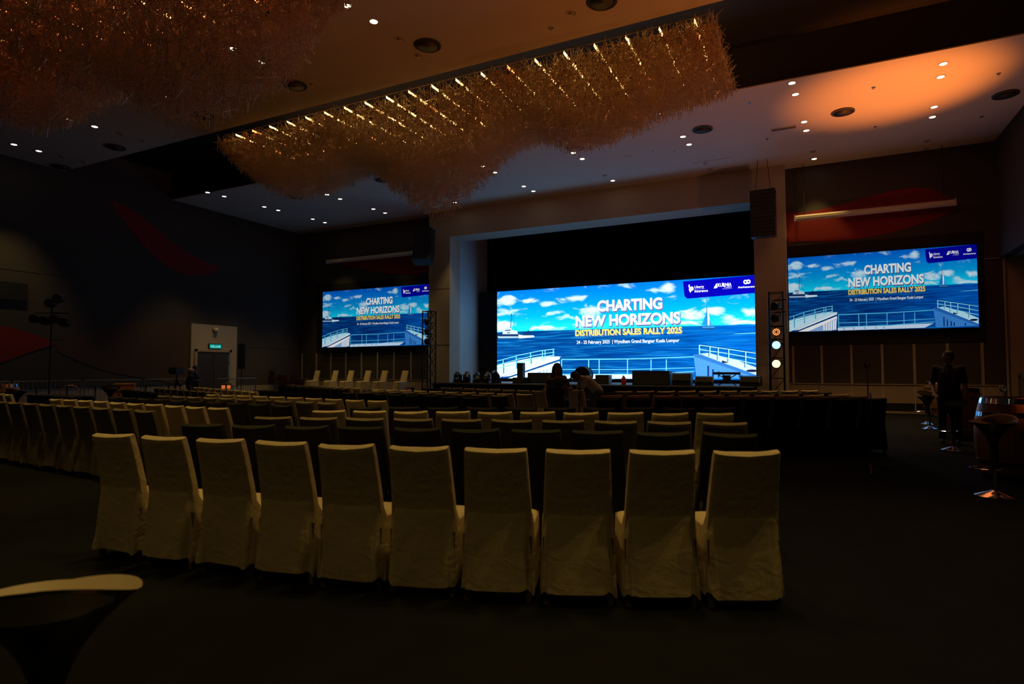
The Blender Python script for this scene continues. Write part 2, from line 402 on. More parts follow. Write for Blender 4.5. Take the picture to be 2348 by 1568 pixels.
TEXTCACHE = {}
def text_mesh(body, bold=0.0):
    key = (body, bold)
    if key in TEXTCACHE: return TEXTCACHE[key]
    c = bpy.data.curves.new('t', 'FONT'); c.body = body; c.size = 1; c.offset = bold; c.resolution_u = 4; c.fill_mode = 'FRONT'
    o = bpy.data.objects.new('t', c); col.objects.link(o)
    bpy.context.view_layer.update()
    dg = bpy.context.evaluated_depsgraph_get(); me = o.evaluated_get(dg).to_mesh()
    V = np.array([v.co[:2] for v in me.vertices]); F = [tuple(p.vertices) for p in me.polygons]
    o.evaluated_get(dg).to_mesh_clear(); bpy.data.objects.remove(o); bpy.data.curves.remove(c)
    lo, hi = V.min(0), V.max(0); V = (V-lo)/(hi-lo)
    TEXTCACHE[key] = (V, F); return V, F

# picture artwork: (name, layer, colour, polygons in picture coordinates)
def stroke(pts, wpx):
    out = []
    for (x0, y0), (x1, y1) in zip(pts[:-1], pts[1:]):
        dx, dy = x1-x0, y1-y0; L_ = math.hypot(dx, dy) or 1; nx, ny = -dy/L_*wpx/2, dx/L_*wpx/2
        out.append([(x0+nx, y0+ny), (x1+nx, y1+ny), (x1-nx, y1-ny), (x0-nx, y0-ny)])
    return out
WHITE, PALE, MID, DEEP = srgb(255, 255, 255), srgb(170, 240, 255), srgb(60, 150, 230), srgb(10, 45, 110)
ART = []
def art(name, layer, c, polys): ART.append((name, layer, c, [[uv(*p) for p in q] for q in polys]))
# pier on one side: deck, edge, posts
art('pier_deck', 1, srgb(205, 240, 255), [[(1140, 838), (1160, 833), (1200, 824), (1240, 817), (1287, 817), (1270, 824), (1140, 871)]])
art('pier_edge', 2, WHITE, [[(1165, 869), (1283, 828), (1284, 834), (1200, 866), (1195, 870)], [(1152, 864), (1284, 819), (1284, 823), (1170, 862)]])
art('pier_face', 1, srgb(150, 190, 235), [[(1195, 871), (1200, 866), (1284, 834), (1280, 862), (1265, 870)]])
art('pier_slats', 2, WHITE, [[(x, 866), (x, 851-(x-1240)*.35), (x+4.5, 849.5-(x-1240)*.35), (x+4.5, 866)] for x in (1241, 1248.5, 1256, 1263, 1270, 1276)])
rl = []
for dy in (0, 9, 17): rl += stroke([(1140, 828+dy), (1190, 814+dy), (1240, 804+dy*.9), (1272, 800+dy*.8)], 1.6)
for x, y0, y1 in ((1154, 824, 856), (1184, 816, 845), (1217, 809, 834), (1244, 803, 826), (1250, 802, 824), (1269, 800, 818)): rl += stroke([(x, y0), (x, y1)], 2.)
art('pier_railing', 3, srgb(120, 225, 255), rl)
art('pier_railing_shade', 2, DEEP, [q for x, y0, y1 in ((1155.5, 824, 856), (1185.5, 816, 845), (1218.5, 809, 834)) for q in stroke([(x, y0), (x, y1)], 1.6)])
fl_ = stroke([(1288, 824), (1440, 823), (1592, 818)], 2.)+stroke([(1288, 847), (1440, 847), (1592, 843)], 1.5)+stroke([(1288, 858), (1450, 858), (1592, 852)], 2.)
for x in (1288, 1350, 1374, 1439, 1493, 1528): fl_ += stroke([(x, 824), (x, 858)], 2.2)
art('bow_railing', 3, srgb(110, 215, 255), fl_)
art('bow_deck', 1, srgb(215, 235, 255), [[(1285, 860), (1590, 856), (1560, 868), (1285, 870)]])
art('bow_planks', 2, srgb(170, 205, 245), [[(x, 860), (x+5, 860), (x+9, 869), (x+2, 869)] for x in (1300, 1330, 1365, 1400, 1425)])
# pier on the other side
art('far_pier_face', 1, srgb(75, 150, 225), [[(1590, 813), (1606, 812), (1741, 862), (1741, 867), (1597, 868)]])
art('far_pier_edge', 2, srgb(50, 120, 200), [[(1590, 812), (1606, 811), (1741, 862), (1741, 867), (1720, 861), (1600, 820), (1591, 818)]])
art('far_pier_deck', 3, srgb(195, 240, 255), [[(1604, 811), (1625, 809), (1690, 826), (1741, 845), (1741, 862), (1690, 843), (1640, 825)]])
art('far_pier_slats', 3, srgb(15, 60, 130), [[(x, y0), (x+4, y0+1), (x+4, 866), (x, 866)] for x, y0 in ((1622, 838), (1633, 846), (1646, 851), (1656, 855), (1694, 858))])
r2 = []
for dy in (0, 10, 20): r2 += stroke([(1603, 791+dy), (1660, 799+dy), (1741, 811+dy*1.25)], 1.8)
for x, y0, y1 in ((1604, 791, 811), (1628, 794, 818), (1647, 797, 825), (1671, 800, 832), (1710, 806, 843)): r2 += stroke([(x, y0), (x, y1)], 2.6)
art('far_railing', 4, srgb(165, 240, 255), r2)
art('far_railing_shade', 4, DEEP, [q for x, y0, y1 in ((1625.5, 794, 818), (1644.5, 797, 825), (1668.5, 800, 832), (1707.5, 806, 843)) for q in stroke([(x, y0), (x, y1)], 1.6)]+stroke([(1603, 789.5), (1660, 797), (1741, 809.5)], 1.2))
art('coiled_rope', 4, srgb(25, 30, 70), [[(1711+14*math.cos(t)+14, 850+3.2*math.sin(t)) for t in [2*PI*i/14 for i in range(14)]], [(1655, 826), (1668, 830), (1666, 832), (1656, 832)]])
# motor boat
art('boat_hull', 2, srgb(20, 45, 95), [[(1140, 766), (1188, 765), (1190, 776), (1142, 777)]])
art('boat_stripe', 3, srgb(160, 195, 230), [[(1141, 771), (1190, 771), (1190, 775), (1143, 775.5)]])
art('boat_cabin', 3, srgb(200, 230, 245), [[(1152, 766), (1156, 753), (1172, 751), (1173, 756), (1186, 759), (1188, 766)]])
art('boat_windows', 4, DEEP, [[(1158, 757), (1171, 755.5), (1171, 758), (1158, 759)], [(1163, 762), (1170, 762), (1170, 764), (1163, 764)]])
art('boat_wake', 3, srgb(225, 250, 255), [[(1189, 767), (1200, 769), (1224, 769), (1226, 773), (1190, 776)]])
art('boat_shelter', 4, srgb(25, 45, 85), [[(1207, 763), (1211, 757), (1218, 763)]]+stroke([(1209, 763), (1209, 769)], 1.2)+stroke([(1216, 763), (1216, 769)], 1.2)+stroke([(1200, 766), (1212, 766)], 3))
art('boat_mast', 4, srgb(30, 60, 110), stroke([(1171, 752), (1173, 719)], 1.5)+stroke([(1173, 719), (1183, 757)], .7))
# sailing boat
art('sail_main', 2, srgb(30, 145, 235), [[(1609, 745), (1618, 722), (1621, 705), (1621.5, 746)]])
art('sail_jib', 2, srgb(60, 170, 245), [[(1627, 730), (1635, 745), (1627, 746)]])
art('sail_light', 2, WHITE, [[(1622, 708), (1627, 728), (1626, 746), (1622.5, 746)]])
art('sail_mast', 3, srgb(25, 90, 170), stroke([(1620.5, 701), (1621.5, 747)], 1.3)+stroke([(1620.5, 704), (1639, 745)], .5))
art('sail_hull', 3, srgb(60, 135, 200), [[(1609, 747), (1640, 746), (1637, 753.5), (1612, 755)]])
art('sail_hull_shade', 4, srgb(10, 50, 115), [[(1606, 755), (1612, 753), (1636, 752.5), (1640, 755)], [(1609, 747), (1640, 746), (1640, 747.2), (1609, 748)]])
art('sea_glint', 2, srgb(120, 225, 255), [[(1680, 765), (1740, 762), (1740, 764), (1690, 765.5)]])
# logo panel with rounded corner
lp = [(1566, 645.5), (1741, 629.5), (1741, 671), (1580, 684.5)]+[(1580-11*math.sin(t), 684.5-11+11*math.cos(t)+.4) for t in [k*PI/2/6 for k in range(1, 7)]]
art('logo_panel', 5, srgb(6, 4, 168), [lp])
art('liberty_emblem', 6, WHITE, [[(1578.5, 656), (1580, 652.5), (1582, 652.3), (1581.5, 655.5), (1583, 658.5), (1587, 656.6), (1590, 658.4), (1590.8, 662.5), (1588.8, 666), (1585, 667.5), (1583.5, 671.5), (1581.5, 668.5), (1579.8, 664.5), (1580.6, 660.5)]])
art('liberty_emblem_crown', 7, srgb(6, 4, 168), [q for a in ((1584, 661.5), (1586, 660.6), (1588, 661.6)) for q in stroke([a, (a[0]-.3, a[1]+3.2)], .7)])
art('liberty_rule', 6, srgb(170, 175, 235), stroke([(1593, 663.6), (1616, 661.6)], .5))
art('kurnia_emblem', 6, WHITE, [[(1636.6, 661.4), (1639.5, 655), (1643.6, 649.4), (1644.6, 650.2), (1644.2, 655), (1645.2, 660.2)]])
art('kurnia_rule', 6, WHITE, stroke([(1665, 659.2), (1678, 657.6)], 1.0)+[[(1655.5, 648.3), (1661, 649.6), (1659.2, 654), (1663.8, 658.8), (1661.8, 658.9), (1656.8, 654)]])
def ring(cx, cy, ro, ri, n=18): return [[(cx+r0*math.cos(a0), cy+r0*math.sin(a0)), (cx+r0*math.cos(a1), cy+r0*math.sin(a1)), (cx+r1*math.cos(a1), cy+r1*math.sin(a1)), (cx+r1*math.cos(a0), cy+r1*math.sin(a0))] for k in range(n) for a0, a1, r0, r1 in [(2*PI*k/n, 2*PI*(k+1)/n, ro, ri)]]
art('assurance_emblem', 6, WHITE, ring(1709.5, 646.6, 5., 2.2)+ring(1716.2, 645.8, 5., 2.2)+stroke([(1711.5, 650.6), (1715, 646)], 3))
TEXTS = [  # name, body, bold, (left, baseline-left y), (right, baseline-right y), top-left y, colour, layer
    ('headline_text', 'CHARTING', .040, (1370, 715.5), (1519, 708), 689.5, srgb(245, 252, 255), 7),
    ('headline_text', 'NEW HORIZONS', .040, (1320.5, 751), (1560, 740.5), 725.5, srgb(245, 252, 255), 7),
    ('subtitle_text', 'DISTRIBUTION SALES RALLY 2025', .034, (1319.5, 772), (1564, 763), 758, srgb(255, 226, 95), 7),
    ('date_text', '24 - 25 February 2025  | Wyndham Grand Bangsar Kuala Lumpur', .012, (1323, 791.5), (1558, 786), 781.5, WHITE, 7),
    ('liberty_text', 'Liberty', .012, (1593, 663.2), (1614.5, 661), 655.6, WHITE, 6), ('liberty_text', 'Insurance', .012, (1593, 671), (1623.5, 668.5), 665, WHITE, 6),
    ('kurnia_text', 'KURNIA', .02, (1646, 658.6), (1677.5, 655.2), 650.6, WHITE, 6), ('kurnia_byline', 'by Liberty Insurance', .0, (1657, 664), (1678, 662), 661.6, srgb(200, 205, 245), 6),
    ('assurance_text', 'AmAssurance', .02, (1692, 661.8), (1735.5, 658), 657.2, WHITE, 6)]

def dim(c, gain, gam): return tuple(gain*max(0., v)**gam for v in c)
def led_screen(name, label, x0, x1, z0, z1, Y, gain, gam, bezel):
    cx, cz = (x0+x1)/2, z0
    t = thing(name, label, 'screen', (cx, Y, z0))
    W, H = x1-x0, z1-z0
    MB().bb((-W/2-bezel, .02, -bezel), (W/2+bezel, .12, H+bezel)).build('screen_cabinet', M_black, t)
    me = bpy.data.meshes.new('picture'); me.from_pydata([(-W/2, 0, 0), (W/2, 0, 0), (W/2, 0, H), (-W/2, 0, H)], [], [(0, 1, 2, 3)])
    ul = me.uv_layers.new(name='UVMap')
    for i, q in enumerate(((0, 0), (1, 0), (1, 1), (0, 1))): ul.data[i].uv = q
    me.materials.append(picture_mat('led_picture_'+name, gain, gam)); o = obj('picture', me, t)
    def P(u, v, k): return (-W/2+min(max(u, 0), 1)*W, -.004*k, min(max(v, 0), 1)*H)
    for nm, layer, c, polys in ART:
        mb = MB()
        for q in polys:
            n = len(q); mb.add([P(a, b, layer) for a, b in q], [tuple(range(n))])
        k_ = mb.build(nm, emat('led_%s_%s' % (name, nm), dim(c, gain, gam)), o)
        if len(polys) > 1: k_['kind'] = 'stuff'
    for nm, body, bold, (xl, yl), (xr, yr), yt, c, layer in TEXTS:
        V, F = text_mesh(body, bold)
        a, b = uv(xl, yl), uv(xr, yr); tp = uv(xl, yt); h = tp[1]-a[1]
        vb = (a[1]+b[1])/2
        if nm in ('headline_text', 'subtitle_text'):
            hh = h*.13
            for k, (ou, ov) in enumerate(((.0016, -hh*.55), (.0032, -hh))):
                mb = MB().add([P(a[0]+(b[0]-a[0])*x+ou, vb+y*h+ov, layer-1+.3-.3*k) for x, y in V], F)
                mb.build('text_shadow', emat('led_%s_shadow%d' % (name, k), dim(srgb(95, 110, 165) if nm == 'headline_text' else srgb(110, 95, 60), gain, gam)), o)
        MB().add([P(a[0]+(b[0]-a[0])*x, vb+y*h, layer) for x, y in V], F).build(nm, emat('led_%s_%s' % (name, nm), dim(c, gain, gam)), o)['kind'] = 'stuff'
    return t
led_screen('stage_led_screen', 'widest bright event screen standing on the stage inside the proscenium', MX0, MX1, MZ0, MZ1, MY, 1.5, 1.0, .03)
led_screen('side_led_screen', 'dimmer event screen on the brown wall above the barrel tables', -.585, 4.93, 2.83, 5.50, YW-.16, .62, 1.15, .02)
led_screen('side_led_screen', 'dimmer event screen above the six chairs on the low riser', -22.86, -16.10, 2.63, 5.555, YW-.16, .55, 1.2, .02)
# black boards round the side screens, wing flat beside the big screen
for x0, x1, lb in ((-.6, 5.15, 'black surround board behind the screen above the barrel tables'), (-23.4, XPL0-.02, 'black surround board behind the screen above the stage chairs')):
    tag(MB().bb((x0, YW-.018, 2.36), (x1, YW-.002, 5.95)).build('screen_surround', M_black), lb, 'panel')
tag(MB().bb((-14.62, 25.95, ZST), (MX0-.03, 26.05, 5.30)).build('wing_flat', M_curtain), 'tall black flat beside the big stage screen', 'flat')
bs = MB().bb((MX0-.02, 26.0, ZST), (MX1+.02, 26.5, 1.02)); tag(bs.build('screen_plinth', M_black), 'low black plinth under the big stage screen', 'plinth')
# roller projection-screen cases
def roller_case(x0, x1, z, label):
    t = thing('projection_screen_case', label, 'screen case', ((x0+x1)/2, YW-.33, z)); W = x1-x0
    rg = []
    for x in (-W/2, W/2): rg.append([(x, .1*math.cos(a)*.95, .105*math.sin(a)+.105) for a in [2*PI*(k+.5)/8 for k in range(8)]])
    MB().loft(rg).build('case', M_casing, t)
    for s in (-1, 1):
        MB().bb((s*W/2-.02, -.105, -.005), (s*W/2+.02, .105, .215)).build('end_cap', M_trim, t)
        MB().bar((s*(W/2-.3), 0, .2), (s*(W/2-.3), 0, HC-z-.004), .012).build('drop_rod', M_black, t)
roller_case(-.32, 4.38, 6.78, 'long cream projection screen case hung before the red leaf')
roller_case(-22.4, -16.3, 6.98, 'long cream projection screen case above the stage chairs')

# ------------------------------------------------------------------ ceiling fittings
M_lens = emat('downlight_lens', (1., .86, .55), 14.)
M_lensoff = mat('downlight_lens_off', (.35, .32, .28), .2)
g = MB().lathe([(.115, 0), (.115, -.012), (.085, -.012), (.078, -.002), (.078, .0)], 20).mesh('trim_ring', M_trim, True, .6)
gl = MB().lathe([(.078, -.004), (.0, -.004)], 20).mesh('lens', M_lens)
gl2 = MB().lathe([(.078, -.004), (.05, -.03), (.0, -.034)], 20).mesh('lens', M_lensoff, True)
def downlight(x, y, lit, label, group, p=None, spot=64, watts=None):
    P = onZ(x, y, HC) if p is None else p
    t = thing('downlight', label, 'downlight', (P[0], P[1], HC), group=group)
    obj('trim_ring', g, t); obj('lens', gl if lit else gl2, t)
    if lit: light('lamp', 'SPOT', (0, 0, -.04), watts or W_DOWN, C_WARM, t, None, .07, spot, .5)
for x, y in ((2163, 146), (2157, 176), (2142, 245), (2138, 268), (1816, 190), (1824, 216), (1844, 279), (1849, 299), (1867, 364), (1517, 260), (1566, 313), (1580, 331), (1315, 350), (1335, 364), (1135, 395), (1201, 427), (1223, 438), (1405, 414), (1108, 381), (1043, 464), (856, 479), (883, 488), (750, 446), (780, 456), (717, 502), (745, 510), (476, 441), (514, 450), (606, 474), (638, 482)):
    downlight(x, y, True, 'lit round downlight in the ceiling panel nearest the stage', 'lit downlights near the stage')
for x, y in ((2126, 323), (2123, 340), (1864, 347), (1387, 402), (1617, 374), (1629, 388)):
    downlight(x, y, False, 'unlit round downlight in the ceiling panel nearest the stage', 'unlit downlights near the stage')
for x, y in ((796, 12), (857, 49), (600, 142), (159, 273), (217, 290), (32, 331), (89, 346), (535, 112), (387, 222)):
    downlight(x, y, True, 'lit round downlight in the ceiling panel between the two chandeliers', 'lit downlights between the chandeliers')
for x, y in ((917, 89), (960, 128), (662, 170), (718, 194), (1311, 30), (500, 264), (278, 307), (330, 323), (145, 360), (195, 372)):
    downlight(x, y, False, 'unlit round downlight in the ceiling panel between the two chandeliers', 'unlit downlights between the chandeliers')
for X in (-16, -12, -8, -4.4, -1.2, 2.2):
    for Y in (4.35, 3.75):
        downlight(0, 0, True, 'lit round downlight in the ceiling panel over the rearmost rows', 'lit downlights over the rear', (X, Y), 64, 200.)
    downlight(0, 0, True, 'added unseen fill downlight over the bare floor behind the rearmost rows', 'added fill downlights at the back', (X, -2.4), 100, W_REAR_FILL)  # out-of-view fill lamp, added to soften the dark backs of the chairs
dm = MB().lathe([(.30, 0), (.30, -.03), (.25, -.045), (.24, -.015), (.24, 0)], 28).mesh('outer_ring', M_vent, True, .6)
dc = [MB().lathe([(r, -.045+.01*k), (r-.035, -.008)], 28).mesh('vane_ring', M_vent, True) for k, r in enumerate((.225, .17, .115, .06))]
def diffuser(x, y, s, label, group):
    P = onZ(x, y, HC); t = thing('air_diffuser', label, 'vent', (P[0], P[1], HC), group=group); t.scale = (s, s, 1)
    obj('outer_ring', dm, t); obj('throat', MB().lathe([(.24, -.004), (0, -.004)], 24).mesh('throat', M_black), t)
    for c in dc: obj('vane_ring', c, t)
for x, y in ((2306, 216), (1933, 256), (1611, 296), (1319, 338), (877, 412), (678, 451)): diffuser(x, y, 1., 'round dark air diffuser in the ceiling panel nearest the stage', 'air diffusers near the stage')
for x, y in ((1381, 2), (981, 103), (677, 195), (467, 264), (265, 337), (140, 382)): diffuser(x, y, 1., 'round dark air diffuser in the ceiling panel between the chandeliers', 'air diffusers between the chandeliers')
for x, y in ((1886, 304), (1440, 360)):
    P = onZ(x, y, HC); tag(MB().lathe([(.0, -.012), (.15, -.012), (.17, 0)], 24).build('ceiling_speaker', M_trim, None, True, .5, (P[0], P[1], HC)), 'flat round grille flush in the ceiling near the stage', 'speaker', 'ceiling speakers')
for x, y in ((2003, 200), (2007, 290), (1718, 236), (1759, 318), (2290, 168), (2251, 267), (1546, 346), (1497, 345), (1166, 398), (1264, 63)):
    P = onZ(x, y, HC); tag(MB().lathe([(0, -.05), (.025, -.05), (.012, -.03), (.012, -.012), (.05, -.01), (.05, 0)], 12).build('sprinkler', M_alu, None, True, .5, (P[0], P[1], HC)), 'tiny sprinkler head on the white ceiling', 'sprinkler', 'sprinkler heads')
P = onZ(1797, 294, HC); t = thing('slot_diffuser', 'narrow rectangular slot vent in the ceiling', 'vent', (P[0], P[1], HC))
MB().bb((-.36, -.09, -.02), (.36, .09, 0)).build('vent_frame', M_trim, t)
for k in (-1, 1): MB().bb((-.33, k*.04-.022, -.026), (.33, k*.04+.022, -.019)).build('slot', M_vent, t)
P = onX(410, 326, XL+3); 

# ------------------------------------------------------------------ chandeliers
m = bpy.data.materials.new('acrylic_rod'); m.use_nodes = True; nt = m.node_tree; nt.nodes.clear()
o_ = nt.nodes.new('ShaderNodeOutputMaterial'); df = nt.nodes.new('ShaderNodeBsdfDiffuse'); tr = nt.nodes.new('ShaderNodeBsdfTranslucent'); gs = nt.nodes.new('ShaderNodeBsdfGlossy')
m1 = nt.nodes.new('ShaderNodeMixShader'); m2 = nt.nodes.new('ShaderNodeMixShader')
for n_ in (df, tr): n_.inputs[0].default_value = (.80, .66, .50, 1)
gs.inputs['Roughness'].default_value = .18; gs.inputs[0].default_value = (.9, .8, .7, 1)
m1.inputs[0].default_value = .5; m2.inputs[0].default_value = .22
nt.links.new(df.outputs[0], m1.inputs[1]); nt.links.new(tr.outputs[0], m1.inputs[2]); nt.links.new(m1.outputs[0], m2.inputs[1]); nt.links.new(gs.outputs[0], m2.inputs[2]); nt.links.new(m2.outputs[0], o_.inputs[0])
M_rod = m
M_led = emat('led_tube_amber', (1., .53, .13), 11.)
M_led2 = emat('led_tube_red', (1., .20, .04), 10.)
def rods(n, prof, y0, y1, ztop, length, rad, xpad):
    xs = np.array([p[0] for p in prof]); zs = np.array([p[1] for p in prof])
    x = rng.uniform(xs[0], xs[-1], n); s = rng.uniform(-1, 1, n)
    zb = np.interp(x, xs, zs)
    yc, hw = (y0+y1)/2, (y1-y0)/2
    D = (ztop-zb)*np.clip(1-np.abs(s)**3.2*.75, .1, 1)
    t_ = rng.uniform(0, 1, n)**.8
    z = ztop-.12-t_*D
    bulge = 1+.10*np.sin(np.clip(t_, 0, 1)*PI)
    y = yc+s*hw*bulge
    xm = (xs[0]+xs[-1])/2; x = xm+(x-xm)*(1+.012*np.sin(t_*PI))
    d = rng.normal(0, 1, (n, 3)); d[:, 2] *= 1.1
    vert = rng.uniform(0, 1, n) < .22; d[vert] = np.stack([rng.normal(0, .06, vert.sum()), rng.normal(0, .06, vert.sum()), np.ones(vert.sum())], 1)
    d /= np.linalg.norm(d, axis=1)[:, None]
    L_ = rng.uniform(length*.6, length*1.25, n)
    a = np.cross(d, rng.normal(0, 1, (n, 3))); a /= np.linalg.norm(a, axis=1)[:, None]; b = np.cross(d, a)
    c = np.stack([x, y, z], 1); P0 = c-d*L_[:, None]/2; P1 = c+d*L_[:, None]/2
    P1[:, 2] = np.minimum(P1[:, 2], ztop); P0[:, 2] = np.minimum(P0[:, 2], ztop)
    V = np.empty((n, 6, 3))
    for k in range(3):
        off = (a*math.cos(2*PI*k/3)+b*math.sin(2*PI*k/3))*rad
        V[:, k] = P0+off; V[:, 3+k] = P1+off
    base = (np.arange(n)*6)[:, None]
    F = np.concatenate([base+np.array([k, (k+1) % 3, 3+(k+1) % 3, 3+k]) for k in range(3)], 0)
    me = bpy.data.meshes.new('rod_cluster'); me.vertices.add(n*6); me.vertices.foreach_set('co', V.ravel())
    me.loops.add(F.size); me.loops.foreach_set('vertex_index', F.ravel()); me.polygons.add(len(F)); me.polygons.foreach_set('loop_start', np.arange(0, F.size, 4)); me.update(calc_edges=True)
    me.materials.append(M_rod); return me
def chandelier(label, x0, x1, y0, y1, zf, prof, n, nx, ny, length, rad, redfrac, tubew):
    t = thing('chandelier', label, 'chandelier', ((x0+x1)/2, (y0+y1)/2, zf)); cx, cy, cz = (x0+x1)/2, (y0+y1)/2, zf
    W, H = x1-x0, y1-y0
    for k in range(5):
        yy = -H/2+H*k/4; MB().bar((-W/2, yy, 0), (W/2, yy, 0), .014, 6).build('frame_rail', M_alu, t)
    for k in range(2*nx+1):
        xx = -W/2+W*k/(2*nx); MB().bar((xx, -H/2, .0), (xx, H/2, .0), .010, 5).build('frame_rung', M_alu, t)
    for xx in np.linspace(-W/2+.4, W/2-.4, 6):
        for yy in (-H/2+.3, H/2-.3): MB().bar((xx, yy, 0), (xx, yy, HC+1.1-zf), .008, 5).build('hanger_rod', M_alu, t)
    bl = W/nx; ym = H/ny
    me = MB().box((0, 0, 0), (tubew, ym*.62, .03)).mesh('led_tube', M_led); me2 = MB().box((0, 0, 0), (tubew, ym*.62, .03)).mesh('led_tube', M_led2)
    for i in range(nx):
        for j in range(ny):
            obj('led_tube', me2 if random.random() < redfrac else me, t, (-W/2+bl*(i+.5), -H/2+ym*(j+.42), -.03))
    me = rods(n, [(px-cx, pz-cz) for px, pz in prof], y0-cy, y1-cy, 0., length, rad, 0)
    o = obj('rod_cluster', me, t); o['kind'] = 'stuff'
    return t
chandelier('long wavy amber rod chandelier in the ceiling trough nearest the stage', -16.15, -1.62, 12.55, 15.6, 8.78,
           [(-16.5, 8.3), (-16.0, 7.75), (-15.2, 7.25), (-13.6, 7.35), (-12.2, 7.75), (-11.2, 7.35), (-10.2, 6.35), (-9.3, 6.0), (-8.3, 6.7), (-7.2, 7.65), (-6.4, 7.75), (-5.3, 7.25), (-4.3, 7.35), (-3.0, 7.85), (-2.2, 8.05), (-1.6, 8.3)], 30000, 20, 6, .42, .0075, .10, .035)
chandelier('dim rusty rod chandelier in the ceiling trough over the rear rows', -17.6, -7.9, 5.35, 8.35, 8.78,
           [(-18.2, 8.2), (-16.9, 7.4), (-15.5, 7.05), (-13.8, 7.35), (-12.2, 7.3), (-11.2, 6.55), (-10.3, 6.15), (-9.2, 6.2), (-8.4, 6.5), (-7.8, 7.3), (-7.4, 8.0)], 20000, 14, 6, .42, .0075, .85, .03)

# ------------------------------------------------------------------ chairs
def sring(w_, d_, cy, z, n, e=5., zf=None, wav=None, ky=1.):
    out = []
    for i in range(n):
        t = 2*PI*i/n; c, s = math.cos(t), math.sin(t)
        x = math.copysign(abs(c)**(2/e), c)*w_/2; y = math.copysign(abs(s)**(2/e), s)*d_/2
        k = 1+(wav(t) if wav else 0)
        out.append((x*(1+(k-1)*(.3 if ky > 1 else 1.)), cy+y*(1+(k-1)*ky), z if zf is None else zf(x, y, t)))
    return out
def chair_meshes(m, seed):
    r = random.Random(seed); HT = .978
    # backrest, leaning backwards (-y), top edge dips in the middle
    R = []; n = 28; zs = [.47, .55, .62, .70, .78, .86, .92, .955, .972, .976]
    dip = r.uniform(.008, .02); sk = r.uniform(-.006, .006)
    for k, z in enumerate(zs):
        f = (z-.47)/(HT-.47); wd = .455-.045*f; th = .078-.014*f; cy = -.205-.115*f**1.3
        ins = (0 if k < 7 else (.001, .006, .018)[k-7]); 
        def zz(x, y, t, z=z, f=f): return z-dip*f*f*(1-min(1, (x/.205)**2))+sk*f*x/.2+y*.34*f**4
        rg = sring(wd-ins*.7, th-ins*1.2, cy, z, n, 7., zz)
        R.append([(x, y+.018*(1-(x/.21)**2)*-1*f, q) for x, y, q in rg])
    back = MB().loft(R).mesh('backrest', m, True, .5)
    # seat cushion
    R = [sring(.46, .46, .01, z, 24, 6.) for z in (.40, .465)]+[sring(.44, .44, .01, .482, 24, 6.), sring(.36, .36, .01, .490, 24, 5.)]
    seat = MB().loft(R).mesh('seat', m, True, 1.2)
    # skirt, flaring, with folds and an uneven hem; its seam runs straight across the back
    n = 80; R = []; ph = [r.uniform(0, 6.28) for _ in range(8)]
    for k in range(13):
        f = k/12
        def wav(t, f=f): return f**.8*(.016*math.sin(4*t+ph[0])+.012*math.sin(7*t+ph[1]+2*f)+.007*math.sin(13*t+ph[2]+4*f)+.004*math.sin(23*t+ph[4]-5*f))-.010*f*math.sin(3*t+ph[5])*math.sin(6*f+ph[6])
        def zf(x, y, t, f=f):
            b = min(1., max(0., (-.13-y)/.09)); b = b*b*(3-2*b)
            top = .475+.090*b; hem = .080+.012*math.sin(3*t+ph[3])+.010*math.sin(6*t+ph[0])
            return top+(hem-top)*f
        R.append(sring(0.466+.030*f**1.2, .49+.055*f**1.2, -.012-.008*f, 0, n, 9., zf, wav, 3.2))
    skirt = MB().loft(R, False).mesh('skirt', m, True, 1.4)
    leg = MB().loft([[(sx*.017, sy*.017, 0) for sx, sy in ((-1, -1), (1, -1), (1, 1), (-1, 1))], [(sx*.023, sy*.023, .42) for sx, sy in ((-1, -1), (1, -1), (1, 1), (-1, 1))]]).mesh('leg', M_leg)
    return back, seat, skirt, leg
CHV = {k: [chair_meshes(m_, 10*i+j) for j in range(4)] for i, (k, m_) in enumerate((('cream', M_cream), ('taupe', M_taupe), ('black', M_blackc)))}
LEGP = [(-.205, -.225), (.205, -.225), (-.2, .2), (.2, .2)]
def chair(kind, loc, rz, label, group, scale=1.):
    b, s, k, l = random.choice(CHV[kind])
    t = thing('banquet_chair', label, 'chair', loc, rz, group)
    obj('backrest', b, t); obj('seat', s, t); obj('skirt', k, t)
    for x, y in LEGP: obj('leg', l, t, (x, y, 0))
    return t
TOPY = -.30
ORD = ['first', 'second', 'third', 'fourth', 'fifth', 'sixth', 'seventh', 'eighth', 'ninth', 'tenth']
def row(x0, y0, x1, y1, n, kind, desc, ref, group):
    """ref: (name of a landmark, True when counting starts from the second end)"""
    a, b = np.array([x0, y0]), np.array([x1, y1]); d = (b-a)/np.linalg.norm(b-a); L_ = np.linalg.norm(b-a)
    rz = math.atan2(d[1], d[0]); nrm = np.array([-d[1], d[0]])
    for i in range(n):
        s = .205+(L_-.41)*(i/(n-1) if n > 1 else 0)+random.uniform(-.003, .003)
        p = a+d*s-nrm*TOPY
        k = n-1-i if ref[1] else i
        chair(kind, (p[0], p[1], 0), rz+random.uniform(-.008, .008), '%s chair, %s from the %s, in the %s' % ({'cream': 'cream', 'taupe': 'taupe', 'black': 'black'}[kind], ORD[k], ref[0], desc), group)
